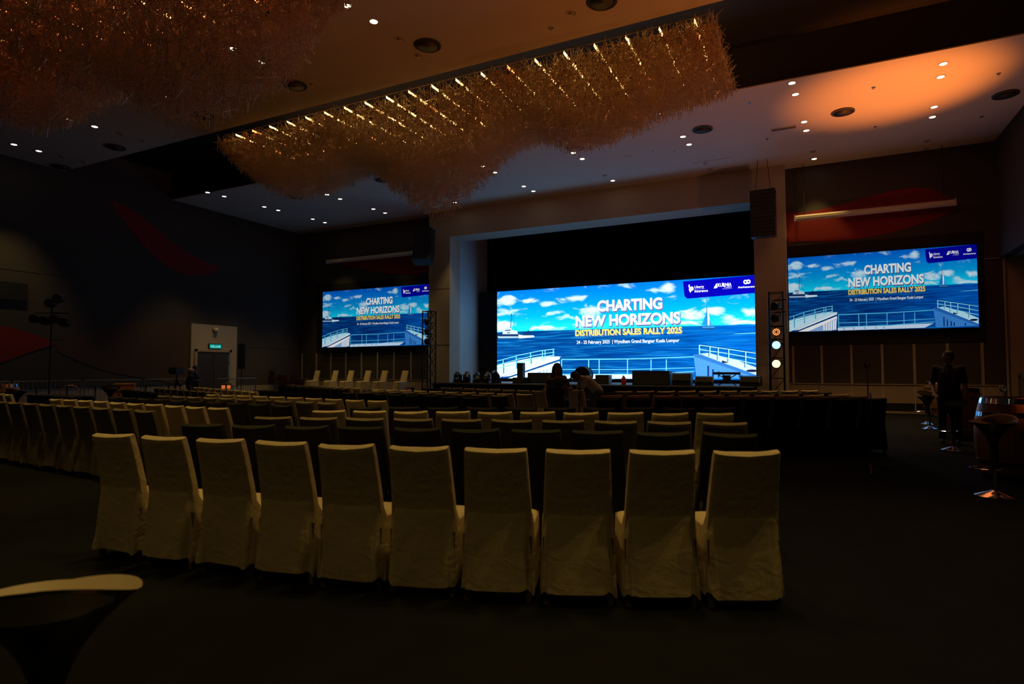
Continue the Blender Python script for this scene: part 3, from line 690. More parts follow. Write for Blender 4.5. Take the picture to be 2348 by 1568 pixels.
# the nearest row, chair by chair (positions of each back's outer top corner)
CX = [-4.857, -4.316, -3.775, -3.239, -2.711, -2.192, -1.674, -1.167, -.671, -.181]
CY = [3.096, 3.165, 3.253, 3.343, 3.446, 3.589, 3.728, 3.924, 4.138, 4.365]
for i in range(10):
    x, y_ = CX[i]*.95, CY[i]*.95-.095
    j0, j1 = max(0, i-1), min(9, i+1); rz = math.atan2(CY[j1]-CY[j0], CX[j1]-CX[j0])
    d_ = np.array([math.cos(rz), math.sin(rz)]); p = np.array([x, y_])-d_*.205-np.array([-d_[1], d_[0]])*TOPY
    ch_ = chair('cream', (p[0], p[1], 0), rz, 'cream chair with rumpled skirt, %s from the barrel side, in the rearmost row' % ORD[9-i], 'rearmost row of cream chairs'); ch_.scale = (.975, 1, 1)
B_, W_, S_ = ('barrel side', True), ('barrier side', False), ('barrier side', False)
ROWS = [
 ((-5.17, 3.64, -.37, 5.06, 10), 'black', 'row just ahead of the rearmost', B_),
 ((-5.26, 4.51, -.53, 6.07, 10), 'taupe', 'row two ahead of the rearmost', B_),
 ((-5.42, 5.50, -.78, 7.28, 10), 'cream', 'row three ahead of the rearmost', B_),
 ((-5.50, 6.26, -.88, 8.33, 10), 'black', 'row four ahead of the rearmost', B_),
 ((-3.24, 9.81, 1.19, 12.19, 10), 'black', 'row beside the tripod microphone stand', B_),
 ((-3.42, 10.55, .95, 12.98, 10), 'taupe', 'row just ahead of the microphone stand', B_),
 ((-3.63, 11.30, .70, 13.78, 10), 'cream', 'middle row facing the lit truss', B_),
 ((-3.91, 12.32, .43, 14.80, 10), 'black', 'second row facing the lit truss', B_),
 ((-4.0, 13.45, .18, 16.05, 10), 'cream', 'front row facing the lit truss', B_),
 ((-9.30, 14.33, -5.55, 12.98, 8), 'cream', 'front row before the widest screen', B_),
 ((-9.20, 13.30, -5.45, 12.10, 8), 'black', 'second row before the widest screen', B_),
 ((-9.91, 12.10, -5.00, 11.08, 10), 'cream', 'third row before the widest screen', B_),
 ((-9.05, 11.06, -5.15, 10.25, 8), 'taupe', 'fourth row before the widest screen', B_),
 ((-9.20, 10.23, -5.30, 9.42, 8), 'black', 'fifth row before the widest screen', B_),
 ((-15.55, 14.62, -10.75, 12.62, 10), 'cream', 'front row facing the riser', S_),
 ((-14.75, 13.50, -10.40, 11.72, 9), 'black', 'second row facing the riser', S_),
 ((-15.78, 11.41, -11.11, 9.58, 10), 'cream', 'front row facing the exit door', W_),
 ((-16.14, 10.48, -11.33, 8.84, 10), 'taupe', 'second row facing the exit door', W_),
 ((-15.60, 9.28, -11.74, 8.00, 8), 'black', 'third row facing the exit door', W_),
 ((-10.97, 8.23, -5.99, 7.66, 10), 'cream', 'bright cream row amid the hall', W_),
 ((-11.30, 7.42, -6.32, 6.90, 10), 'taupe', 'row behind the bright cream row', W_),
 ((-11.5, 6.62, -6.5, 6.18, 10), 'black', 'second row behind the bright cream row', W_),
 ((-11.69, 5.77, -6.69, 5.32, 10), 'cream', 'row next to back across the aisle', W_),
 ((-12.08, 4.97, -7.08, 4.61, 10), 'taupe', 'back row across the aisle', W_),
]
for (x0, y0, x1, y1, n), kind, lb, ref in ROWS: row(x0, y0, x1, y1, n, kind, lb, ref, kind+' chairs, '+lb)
row(-15.19, 6.52, -14.17, 6.30, 2, 'cream', 'pair by the far bar stool', W_, 'pair of cream chairs')
p = onZ(1324, 893, .978); chair('cream', (p[0], p[1]+.3, 0), -.1, 'single cream chair behind the slim microphone stand, white cloth on its seat', None)
for i_, x in enumerate((721, 763, 799, 838, 876, 923)):
    q = onZ(x-8, 893, ZS2); Yc = 21.95; q = onY(x-6, 880, Yc)
    chair('cream', (q[0], Yc, ZS2), PI-.28, 'cream chair facing the audience, %s from the dark truss, on the low riser' % ORD[5-i_], 'six chairs on the riser')

# ------------------------------------------------------------------ truss towers with stage lights
def truss(label, x, y, z0, h, wd, rz=0.):
    t = thing('truss_tower', label, 'truss', (x, y, z0), rz)
    a = wd/2
    for sx in (-a, a):
        for sy in (-a, a): MB().bar((sx, sy, 0), (sx, sy, h), .028).build('chord', M_blacksteel, t)
    nb = 7; bh = h/nb
    for k in range(nb+1):
        z = min(max(k*bh, .03), h-.03)
        f = MB()
        for p_, q_ in (((-a, -a), (a, -a)), ((a, -a), (a, a)), ((a, a), (-a, a)), ((-a, a), (-a, -a))): f.bar((*p_, z), (*q_, z), .018, 6)
        f.build('cross_frame', M_blacksteel, t)
        if k < nb:
            for p_, q_ in (((-a, -a), (-a, a)), ((a, a), (a, -a)), ((a, -a), (-a, -a)) if k % 2 == 9 else ((-a, a), (a, a))):
                MB().bar((*p_, z), (*q_, min(z+bh, h-.03)), .014, 6).build('lacing', M_blacksteel, t)
    MB().bb((-a-.05, -a-.05, 0), (a+.05, a+.05, .02)).build('base_plate', M_blacksteel, t)
    return t
def par_can(label, loc, target, state, group):
    """LED par on a yoke; the lens faces local -y"""
    dx, dy, dz = target[0]-loc[0], target[1]-loc[1], target[2]-loc[2]
    t = thing('par_light', label, 'stage light', loc, math.atan2(dy, dx)+PI/2, group)
    el = math.atan2(dz, math.hypot(dx, dy)); R = (el*-1, 0, 0)
    R = (-el, 0, 0)
    b = MB(); n = 20
    rg = [[(r*math.cos(2*PI*i/n), y, r*math.sin(2*PI*i/n)) for i in range(n)] for r, y in ((.135, -.11), (.14, -.10), (.135, .0), (.11, .08), (.05, .12))]
    bo = b.loft(rg).build('housing', M_blackgl, t, True, .6, rot=R)
    lens = {'off': mat('par_lens_off', (.03, .03, .035), .15), 'blue': emat('par_blue', (.22, .60, 1.), 3.2), 'amber': emat('par_amber', (1., .62, .22), 3.6)}.get(state)
    if state == 'ring':
        MB().loft([[(.128*math.cos(2*PI*i/n), -.1105, .128*math.sin(2*PI*i/n)) for i in range(n)]], True) 
        dk = MB().add([(.125*math.cos(2*PI*i/n), -.112, .125*math.sin(2*PI*i/n)) for i in range(n)], [tuple(range(n))]).build('lens_plate', MATS.get('par_lens_off') or mat('par_lens_off', (.03, .03, .035), .15), bo)
        for k in range(12):
            c, s = math.cos(2*PI*k/12), math.sin(2*PI*k/12)
            MB().add([(.098*c+.02*math.cos(2*PI*i/8), -.115, .098*s+.02*math.sin(2*PI*i/8)) for i in range(8)], [tuple(range(8))]).build('led', emat('par_led_red', (1., .22, .06), 3.), bo)
            if k % 2 == 0: MB().add([(.05*c+.017*math.cos(2*PI*i/8), -.115, .05*s+.017*math.sin(2*PI*i/8)) for i in range(8)], [tuple(range(8))]).build('led', emat('par_led_red', (1., .22, .06), 3.), bo)
    else:
        MB().add([(.128*math.cos(2*PI*i/n), -.112, .128*math.sin(2*PI*i/n)) for i in range(n)], [tuple(range(n))]).build('lens', lens, bo)
    MB().tube([(-.165, 0, 0), (-.165, 0, .2), (.165, 0, .2), (.165, 0, 0)], .012, 6).build('yoke', M_blacksteel, t)
    MB().bar((0, 0, .2), (0, .17, .2), .015, 6).build('clamp', M_blacksteel, t)
    return t
tx, ty = (onY(1765, 780, 22.3)[0]+onY(1797, 780, 22.3)[0])/2, 22.3
truss('black truss tower carrying five round stage lights beside the pillar', tx, ty, 0, 4.12, .44)
lp_ = {'off1': 701, 'off2': 729, 'ring': 761, 'blue': 791, 'amber': 834}
for k, yy in lp_.items():
    q = onY(1780, yy, ty-.42)
    lab = {'off1': 'topmost dark stage light on the truss tower beside the pillar', 'off2': 'second dark stage light from the top of the truss tower', 'ring': 'stage light showing a ring of small red leds', 'blue': 'stage light shining bright blue', 'amber': 'lowest stage light, glowing warm amber white'}[k]
    s = par_can(lab, tuple(q-np.array([0, 0, 0])), (0., 0., 1.5) if 'off' not in k else (-8., 12., 1.), {'off1': 'off', 'off2': 'off'}.get(k, k), 'lights on the pillar truss')
    MB().bar((-.22, .2, .2), (.22, .2, .2), .018, 6).build('mounting_bar', M_blacksteel, s)
    if k in ('blue', 'amber'):
        light('lamp', 'SPOT', (0, -.16, 0), 60 if k == 'blue' else 60, (.12, .4, 1.) if k == 'blue' else (1., .55, .15), s, None, .1, 50, .6).rotation_euler = (PI/2, 0, PI)
tx2 = (onY(975, 780, 22.1)[0]+onY(1002, 780, 22.1)[0])/2
truss('dark truss tower beside the riser and the pillar', tx2-.10, 22.1, ZS2, 3.62, .42)
for yy in (738, 760, 783):
    q = onY(981, yy, 21.75); par_can('unlit stage light on the truss tower by the riser', tuple(q), (-22., 10., 1.), 'off', 'unlit lights on the riser truss')

# ------------------------------------------------------------------ hung line arrays
M_grille = mat('speaker_grille', (.016, .016, .018), .6, bump=.6, bscale=260)
def line_array(label, x, y, ztop, n, wd, hh, aim, curve):
    t = thing('line_array', label, 'speaker', (x, y, ztop), aim)
    MB().bb((-wd/2, -.25, 0), (wd/2, .3, .05)).build('fly_frame', M_blacksteel, t)
    for s in (-.25, .25): MB().bar((s, 0, .05), (s*.6, 0, HC-ztop), .010, 6).build('hoist_chain', M_blacksteel, t)
    z, yy, ang = 0., 0., 0.
    for k in range(n):
        ang += curve*(k/n)**1.2
        R = Matrix.Rotation(ang, 3, 'X')
        b = MB(); f, bk = -.26, .26
        # wedge cabinet: front taller than the back
        P_ = [(-wd/2, f, 0), (wd/2, f, 0), (wd/2, bk, -.02), (-wd/2, bk, -.02), (-wd/2, f, -hh), (wd/2, f, -hh), (wd/2, bk, -hh+.02), (-wd/2, bk, -hh+.02)]
        b.add([tuple(R @ Vector(p_)+Vector((0, yy, z))) for p_ in P_], [(0, 3, 2, 1), (4, 5, 6, 7), (0, 1, 5, 4), (2, 3, 7, 6), (0, 4, 7, 3), (1, 2, 6, 5)])
        c = b.build('cabinet', M_blackgl, t)
        g_ = MB().add([tuple(R @ Vector(p_)+Vector((0, yy, z))) for p_ in ((-wd/2+.02, f-.012, -.012), (wd/2-.02, f-.012, -.012), (wd/2-.02, f-.012, -hh+.012), (-wd/2+.02, f-.012, -hh+.012))], [(0, 1, 2, 3)])
        g_.build('grille', M_grille, c)
        e = R @ Vector((0, f, -hh-.006))-R @ Vector((0, f, 0)); z += e.z; yy += e.y
    return t
line_array('straight black line array speaker hung before the pillar by the lit truss', -1.30, 22.45, 7.66, 12, .80, .127, -.05, .0)
line_array('curved black line array speaker hung by the riser', -15.55, 22.45, 7.80, 11, .86, .135, .25, -.11)

# ------------------------------------------------------------------ stage equipment
def on_stage(x, Y=22.6, z=ZST): q = onY(x, 870, Y); return (q[0], Y, z)
def moving_head(loc, rz, tilt, label):
    t = thing('moving_head_light', label, 'stage light', loc, rz, 'moving heads along the stage edge')
    MB().bb((-.17, -.15, 0), (.17, .15, .11)).build('base', M_blackgl, t)
    a = MB().bb((-.17, -.06, .11), (-.12, .06, .36)); a.bb((.12, -.06, .11), (.17, .06, .36)); a.bb((-.17, -.07, .11), (.17, .07, .15)); a.build('yoke', M_blackgl, t)
    n = 16; R = Matrix.Rotation(tilt, 3, 'X')
    rg = [[tuple(R @ Vector((r*math.cos(2*PI*i/n), y, r*math.sin(2*PI*i/n)))+Vector((0, 0, .33))) for i in range(n)] for r, y in ((.09, -.20), (.125, -.18), (.125, 0), (.11, .13), (.05, .17))]
    h = MB().loft(rg).build('head', M_blackgl, t, True, .6)
    MB().add([tuple(R @ Vector((.085*math.cos(2*PI*i/n), -.203, .085*math.sin(2*PI*i/n)))+Vector((0, 0, .33))) for i in range(n)], [tuple(range(n))]).build('lens', M_chrome, h)
for i, x in enumerate((1034, 1055, 1078, 1101, 1122)): moving_head(on_stage(x+16, 22.5), (.9, .3, .6, .0, -.6)[i], (.5, .9, .4, .7, -.9)[i], 'black moving head light on the stage edge by the pale reveal')
def cabinet(name, label, loc, sz, rz=0., grp=None, wedge=False):
    t = thing(name, label, 'speaker', loc, rz, grp); a, b, c = sz
    if wedge:
        pr_ = [(-b/2, 0), (b/2, 0), (b/2, c*.45), (b/2-.12, c), (-b/2+.10, c*.9), (-b/2, c*.35)]
        MB().prism([(-a/2, y, z) for y, z in pr_], (a, 0, 0)).build('cabinet', M_blackgl, t)
        MB().beam((0, -b/2+.045-.012, c*.62), (0, -b/2+.06-.012, c*.66), .01, a-.08) if False else None
        MB().prism([(-a/2+.04, -b/2-.006, c*.38), (a/2-.04, -b/2-.006, c*.38), (a/2-.04, -b/2+.092, c*.88), (-a/2+.04, -b/2+.092, c*.88)], (0, -.008, .008)).build('grille', M_grille, t)
        MB().tube([(-a/2+.02, -b/2+.1, c*.95), (-a/2+.02, b/2-.14, c+.02)], .012, 6).build('handle', M_steel, t)
    else:
        MB().bb((-a/2, -b/2, 0), (a/2, b/2, c)).build('cabinet', M_blackgl, t)
        MB().bb((-a/2+.03, -b/2-.012, .03), (a/2-.03, -b/2-.001, c-.03)).build('grille', M_grille, t)
        for s in (-1, 1): MB().bb((s*a/2-.012, -.08, c*.6), (s*a/2+.012, .08, c*.7)).build('side_handle', M_blacksteel, t)
    return t
q = on_stage(1195, 23.2); cabinet('column_speaker', 'slim tall black column speaker standing on the stage', q, (.26, .25, .86))
cabinet('stage_subwoofer', 'squat black subwoofer at the foot of the slim column speaker', on_stage(1196, 22.7), (.6, .5, .24))
cabinet('keyboard_case', 'long black equipment case behind the woman on the stage', on_stage(1245, 23.3), (1.2, .5, .44))
cabinet('stage_subwoofer', 'large black subwoofer box at the middle of the stage edge', on_stage(1496, 22.5), (1.38, .6, .53))
cabinet('monitor_wedge', 'black speaker box beside the large subwoofer', on_stage(1565, 22.5), (.66, .55, .46), 0, None, True)
cabinet('monitor_wedge', 'black floor monitor wedge between the speaker box and the keyboard stand', on_stage(1615, 22.4), (.62, .46, .34), .1, None, True)
cabinet('monitor_wedge', 'black floor monitor wedge at the pillar end of the stage', on_stage(1722, 22.35), (.66, .46, .36), -.12, None, True)
cabinet('guitar_amplifier', 'low black amplifier on the stage behind the stooping man', on_stage(1384, 23.0), (.55, .4, .36))
t = thing('keyboard_stand', 'black keyboard on a folding stand near the pillar', 'keyboard', on_stage(1668, 22.5, ZST+.015), 0)
kb = MB().bb((-.47, -.17, .38), (.43, .17, .46)).build('keyboard', M_blackgl, t)
for i in range(14): MB().bb((-.44+.063*i, -.165, .46), (-.44+.063*i+.055, -.02, .468)).build('key', M_trim, kb)
for s in (-1, 1): MB().bar((-.3*s, -.1, 0), (.3*s, -.1, .38), .018, 6).build('stand_leg', M_blacksteel, t)
MB().bb((-.13, -.2, .12), (.13, -.17, .36)).build('control_box', M_blackgl, t)
t = thing('drum', 'dark round bass drum on the stage', 'drum', on_stage(1338, 23.2, ZST+.02), 0)
n = 24; rg = [[(r*math.cos(2*PI*i/n), y, .33+r*math.sin(2*PI*i/n)) for i in range(n)] for r, y in ((.33, -.2), (.33, .2))]
MB().loft(rg).build('shell', M_blackgl, t, True, .6)
for y in (-.21, .21): MB().loft([[(r*math.cos(2*PI*i/n), y+dy, .33+r*math.sin(2*PI*i/n)) for i in range(n)] for r, dy in ((.345, -.02), (.345, .02))]).build('hoop', M_blacksteel, t, True, .6)
for s in (-1, 1): MB().bar((s*.3, -.1, .25), (s*.42, -.3, 0), .012, 6).build('spur', M_steel, t)
t = thing('fire_extinguisher', 'small red bottle standing on the stage edge', 'extinguisher', on_stage(1430, 22.3), 0)
MB().lathe([(.0, 0), (.085, 0), (.09, .03), (.09, .22), (.06, .28), (.025, .31)], 16).build('cylinder', mat('red_paint', (.45, .02, .02), .4), t, True, .6)
MB().bb((-.02, -.05, .30), (.02, .06, .34)).build('valve', M_black, t)
t = thing('floor_uplight', 'small floor light glowing magenta at the end of the riser', 'stage light', (onY(941, 890, 21.6)[0], 21.6, ZS2))
MB().bb((-.16, -.12, 0), (.16, .12, .06)).build('base', M_blackgl, t); MB().bb((-.15, -.125, .06), (.15, .1, .24)).build('housing', M_blackgl, t)
MB().bb((-.12, -.128, .02), (.12, -.122, .07)).build('led_strip', emat('magenta_led', (.75, .08, .8), 1.2), t)
MB().bb((-.12, -.129, .16), (.12, -.126, .18)).build('led_strip', emat('red_led', (.5, .05, .08), .5), t)

# microphone stands
def mic_stand(label, loc, h, rz=0., boom=True):
    t = thing('microphone_stand', label, 'stand', loc, rz)
    for k in range(3):
        a = 2*PI*k/3+.5; MB().bar((0, 0, .13), (.33*math.cos(a), .33*math.sin(a), .015), .011, 6).build('leg', M_blacksteel, t)
        MB().ell((.335*math.cos(a), .335*math.sin(a), .014), (.02, .02, .014), 8, 6).build('rubber_foot', M_black, t)
    MB().bar((0, 0, .06), (0, 0, .85), .013, 8).build('lower_tube', M_blacksteel, t)
    MB().bar((0, 0, .82), (0, 0, .92), .022, 8).build('clutch', M_black, t)
    MB().bar((0, 0, .9), (0, 0, h-.06), .009, 8).build('upper_tube', M_blacksteel, t)
    MB().bar((.03, 0, h-.42), (.06, 0, h-.85), .008, 6).build('boom_rest', M_blacksteel, t)
    MB().bar((0, 0, h-.07), (-.03, 0, h), .02, 8).build('clip', M_black, t); MB().bar((.03, 0, h-.05), (.05, -.01, h), .015, 8).build('clip_wing', M_black, t)
    return t
p = onZ(1995, 1083, 0); mic_stand('empty black microphone stand with tripod foot in the aisle beside the black chairs', (p[0], p[1], 0), 1.56)
p = atD(1328, 900, 13.2); mic_stand('slim black microphone stand before the single cream chair', (p[0], p[1], 0), 1.52, .4)

# ------------------------------------------------------------------ barrels and bar stools
def barrel_parts(h=1.10, rb=.31, rm=.40):
    prof = lambda z: rb+(rm-rb)*(1-((z-h/2)/(h/2))**2)
    ns = 26; stv = []
    a = PI/ns*.97
    V = []; F = []; K = 9
    for k in range(K):
        z = h*k/(K-1); r = prof(z)
        for rr, aa in ((r, -a), (r+.004, 0), (r, a), (r-.03, a), (r-.03, -a)): V.append((rr*math.cos(aa), rr*math.sin(aa), z))
    for k in range(K-1):
        for i in range(5): F.append((k*5+i, k*5+(i+1) % 5, (k+1)*5+(i+1) % 5, (k+1)*5+i))
    F += [(4, 3, 2, 1, 0), tuple(range((K-1)*5, K*5))]
    stave = MB().add(V, F).mesh('stave', M_stave, True, .5)
    hoops = []
    for z0, z1 in ((.015, .085), (.20, .26), (h-.26, h-.20), (h-.085, h-.015)):
        hoops.append(MB().loft([[(r*math.cos(2*PI*i/48), r*math.sin(2*PI*i/48), z) for i in range(48)] for r, z in ((prof(z0)+.002, z0), (prof(z0)+.009, z0), (prof(z1)+.009, z1), (prof(z1)+.002, z1))], False).mesh('hoop', M_chrome, True, .6))
    top = MB().lathe([(0, h-.03), (rb-.01, h-.03), (rb-.01, h-.05), (0, h-.05)], 36).mesh('head_board', M_stave)
    return stave, hoops, top, ns
BP = barrel_parts()
def barrel(label, loc, rz=0.):
    t = thing('barrel_table', label, 'barrel', loc, rz); sv, hp, tp, ns = BP
    for i in range(ns): obj('stave', sv, t, rot=(0, 0, 2*PI*i/ns))
    for h_ in hp: obj('hoop', h_, t)
    obj('head_board', tp, t); return t
def stool(label, loc, rz, h=.80, padm=None):
    t = thing('bar_stool', label, 'stool', loc, rz)
    # scooped shell: low front (+y), raised back (-y), tapering to a stem
    nu, K = 36, 10; rings = []
    def rimz(a): s = -math.sin(a); return .03+.10*max(0, s)**1.5+.015*abs(math.cos(a))
    for k in range(K+1):
        f = k/K; rg = []
        for i in range(nu):
            a = 2*PI*i/nu; R_ = .215+.02*abs(math.cos(a))
            r = .035+(R_-.035)*f**1.7; z = -.30+(.30+rimz(a))*(f**.75)
            rg.append((r*math.cos(a), r*math.sin(a), h+z))
        rings.append(rg)
    for k in range(7):
        f = 1-k/6; rg = []
        for i in range(nu):
            a = 2*PI*i/nu; R_ = (.215+.02*abs(math.cos(a)))*.965
            rg.append((R_*f*math.cos(a)+1e-4*math.cos(a), R_*f*math.sin(a)+1e-4*math.sin(a), h-.035+(rimz(a)+.03)*f**2.4))
        rings.append(rg)
    nk = K+1
    MB().loft(rings[:nk], False).build('seat_shell', M_stool, t, True, 1.)
    MB().loft([rings[nk-1]]+rings[nk:], False).build('seat_pad', padm or M_pad, t, True, 1.2)
    MB().bar((0, 0, .04), (0, 0, h-.28), .026, 16).build('gas_lift', M_chrome, t, True, .6)
    MB().bar((0, 0, .30), (0, 0, h-.26), .037, 16, .037).build('lift_sleeve', M_stool, t, True, .6)
    MB().lathe([(0, 0), (.205, 0), (.205, .008), (.15, .03), (.07, .055), (.035, .075), (0, .075)], 36).build('base', M_chrome, t, True, .9)
    MB().tube([(.03, 0, .33)]+[(.15*math.sin(b), .14-.14*math.cos(b)+.02, .33) for b in np.linspace(.7, 2*PI-.7, 12)]+[(-.03, 0, .33)], .010, 6).build('foot_rest', M_chrome, t, True, 1.)
    return t
def G(x, y): q = onZ(x, y, 0); return (q[0], q[1], 0)
p = G(2322, 1098); barrel('oak wine barrel table with shiny hoops nearest the rearmost rows', p, .1)
stool('dark bar stool standing against the nearest oak barrel', G(2283, 1138), 2.4, .82)
p = G(2205, 1006); barrel('oak wine barrel table behind the standing man', p, .3)
stool('dark bar stool just behind the standing man', G(2187, 1032), .3, .80)
p = G(2152, 953); barrel('oak wine barrel table farthest along the wall by the bar rail', p, .2)
stool('bar stool with pale pad at the farthest barrel', G(2132, 983), -.8, .82)
stool('bar stool whose chrome foot shows beside the farthest barrel', G(2126, 972), .9, .70)
# glass on the nearest barrel
b0 = G(2322, 1098)
t = thing('drinking_glass', 'clear stemmed glass standing on the nearest barrel', 'glass', (b0[0]-.08, b0[1]-.05, 1.073))
MB().lathe([(0, 0), (.035, 0), (.035, .004), (.006, .01), (.005, .08)], 16).build('stem', M_glass, t, True, .8); MB().lathe([(.005, .08), (.03, .10), (.04, .14), (.036, .18), (.034, .18), (.037, .14), (.028, .104), (.003, .084)], 16).build('bowl', M_glass, t, True, .8)
# near stool in the corner of the frame
p = atD(118, 1345, 1.80); stool('close bar stool with pale seat at the camera end of the room', (p[0], p[1], 0), .85, .745)
# far side barrel, stools, podium
p = onZ(2, 880, 1.1); barrel('far oak barrel beside the pair of cream chairs', (onX(6, 880, -19.)[0], onX(6, 880, -19.)[1], 0))
q = onX(38, 893, -18.4); stool('far bar stool with pale pad behind the pair of cream chairs', (q[0], q[1], 0), .4, .86)
q = onX(253, 888, -17.3); stool('dark bar stool beside the orange wooden podium', (q[0], q[1], 0), 1.2, .92)
q = onX(286, 890, -18.6)
t = thing('wooden_podium', 'orange wooden podium with dark marks in front of the rail', 'podium', (q[0], q[1], 0), .94)
M_orw = mat('orange_wood', (.70, .27, .07), .5, noise=.2, nscale=9)
MB().prism([(-.31, -.25, .42), (.31, -.25, .42), (.25, -.25, 1.02), (-.25, -.25, 1.02)], (0, .5, 0)).build('body', M_orw, t)
MB().bb((-.08, -.1, 0), (.02, .1, .42)).build('leg', M_orw, t); MB().bb((-.3, -.3, 0), (.3, .3, .03)).build('foot', M_orw, t); MB().bb((-.27, -.27, 1.02), (.27, .27, 1.05)).build('top', M_orw, t)
for a_, b_, z0, z1 in ((-.24, -.04, .80, .86), (-.16, -.08, .70, .76), (.05, .12, .82, .9)): MB().bb((a_, -.262, z0), (b_, -.251, z1)).build('dark_mark', M_leg, t)

# ------------------------------------------------------------------ bar rail and lamp by the alcove
t = thing('glass_balustrade', 'glass balustrade with steel handrail by the alcove', 'railing', (XR+.25, 0, 0))
ys = np.linspace(15.0, 23.3, 6)
for y in ys: MB().bb((-.03, y-.03, 0), (.03, y+.03, 1.30)).build('post', M_steel, t)
MB().bb((-.04, ys[0], 1.30), (.04, ys[-1], 1.35)).build('handrail', M_steel, t)
for y0, y1 in zip(ys[:-1], ys[1:]): MB().bb((-.008, y0+.06, .12), (.008, y1-.06, 1.24)).build('glass_pane', mat('tinted_glass', (.55, .6, .65), .05, trans=.9), t)
q = onX(2283, 871, XR-.1)
t = thing('candle_lamp', 'small glowing lamp on a slim post by the balustrade', 'lamp', (q[0], q[1], 0))
MB().lathe([(0, 0), (.11, 0), (.11, .012), (.015, .02), (.012, q[2]-.12)], 16).build('post', M_blacksteel, t, True, .6)
MB().lathe([(.0, q[2]-.10), (.035, q[2]-.08), (.04, q[2]), (.035, q[2]+.08), (0, q[2]+.10)], 14).build('bulb', emat('lamp_bulb', (1., .72, .30), 5.), t, True)
MB().lathe([(.012, q[2]-.12), (.03, q[2]-.11), (.03, q[2]-.09), (0, q[2]-.09)], 12).build('socket', M_chrome, t)

# ------------------------------------------------------------------ things along the left wall
M_barrier = M_steel
def barrier(x, y0, y1, label):
    t = thing('crowd_barrier', label, 'barrier', (x, (y0+y1)/2, 0), 0, 'crowd barriers'); h = (y1-y0)/2-.03
    for z in (.18, 1.08): MB().bar((0, -h, z), (0, h, z), .019, 8).build('rail', M_barrier, t)
    for s in (-h, h): MB().bar((0, s, .05), (0, s, 1.08), .022, 8).build('post', M_barrier, t); MB().bb((-.25, s-.025, 0), (.25, s+.025, .05)).build('foot', M_barrier, t)
    me = MB().bar((0, 0, .18), (0, 0, 1.08), .008, 6).mesh('upright', M_barrier)
    for yy in np.linspace(-h, h, 16)[1:-1]: obj('upright', me, t, (0, yy, 0))
for k_, y0 in enumerate((8.2, 10.35, 12.5, 14.65)): barrier(-23.3, y0, y0+2.08, 'grey steel crowd barrier along the charcoal wall, %s from the exit door' % ORD[3-k_])
barrier(-22.4, 17.2, 19.2, 'bluish steel crowd barrier standing before the exit door')
# exit sign, emergency light
t = thing('exit_sign', 'small glowing green sign above the door', 'sign', (XL+.13, 18.66, 2.42))
MB().bb((-.03, -.34, 0), (.03, .34, .24)).build('housing', M_black, t)
V, F = text_mesh('KELUAR', .01)
MB().bb((.03, -.31, .025), (.036, .31, .215)).build('panel', emat('exit_green', srgb(0, 120, 115), 1.), t)
MB().add([(.039, .26-.52*(1-x)+.0, .055+.115*y_) for x, y_ in V], F).build('sign_text', emat('exit_text', srgb(130, 245, 225), 1.), t)
t = thing('wall_lamp', 'small unlit white dome lamp high above the door', 'lamp', (XL+.1, 18.66, 3.30))
MB().bb((0, -.14, -.02), (.05, .14, .10)).build('housing', M_trim, t); MB().ell((.08, 0, -.02), (.08, .11, .11), 14, 8).build('dome', M_trim, t, True)
# dark flat panel on the wall
q0, q1 = onX(-40, 640, XL), onX(60, 690, XL)
tag(MB().bb((XL+.02, q0[1], q1[2]), (XL+.10, q1[1], q0[2])).build('wall_screen', M_black), 'large dark unlit screen mounted high on the charcoal wall', 'screen')
# column speaker on a stand
q = onX(553, 890, -23.2)
t = thing('column_speaker', 'slim black column speaker on a pole beside the door', 'speaker', (q[0], q[1], 0), -.9)
for k in range(3): MB().bar((0, 0, .5), (.45*math.cos(2.1*k), .45*math.sin(2.1*k), .01), .014, 6).build('leg', M_blacksteel, t)
MB().bar((0, 0, .3), (0, 0, 1.5), .018).build('pole', M_blacksteel, t); MB().bb((-.14, -.13, 1.5), (.14, .13, 2.65)).build('cabinet', M_blackgl, t); MB().bb((-.12, -.142, 1.53), (.12, -.131, 2.62)).build('grille', M_grille, t)
# tall light stand
q = onX(113, 885, -21.3)
t = thing('lighting_stand', 'tall dark lighting stand with a cluster of unlit lamps on top', 'stand', (q[0], q[1], 0), .6)
for k in range(3): MB().bar((0, 0, .7), (.6*math.cos(2.1*k), .6*math.sin(2.1*k), .01), .018, 6).build('leg', M_blacksteel, t)
MB().bar((0, 0, .3), (0, 0, 3.6), .025).build('mast', M_blacksteel, t); MB().bar((-.5, 0, 3.25), (.5, 0, 3.25), .022).build('crossbar', M_blacksteel, t)
for x, z in ((-.42, 3.05), (-.14, 3.0), (.14, 3.05), (.42, 2.95), (0, 3.55), (.22, 3.7)):
    MB().loft([[(x+r*math.cos(2*PI*i/12), y, z+r*math.sin(2*PI*i/12)) for i in range(12)] for r, y in ((.14, -.18), (.14, 0), (.09, .14))]).build('lamp_head', M_blackgl, t, True, .6)
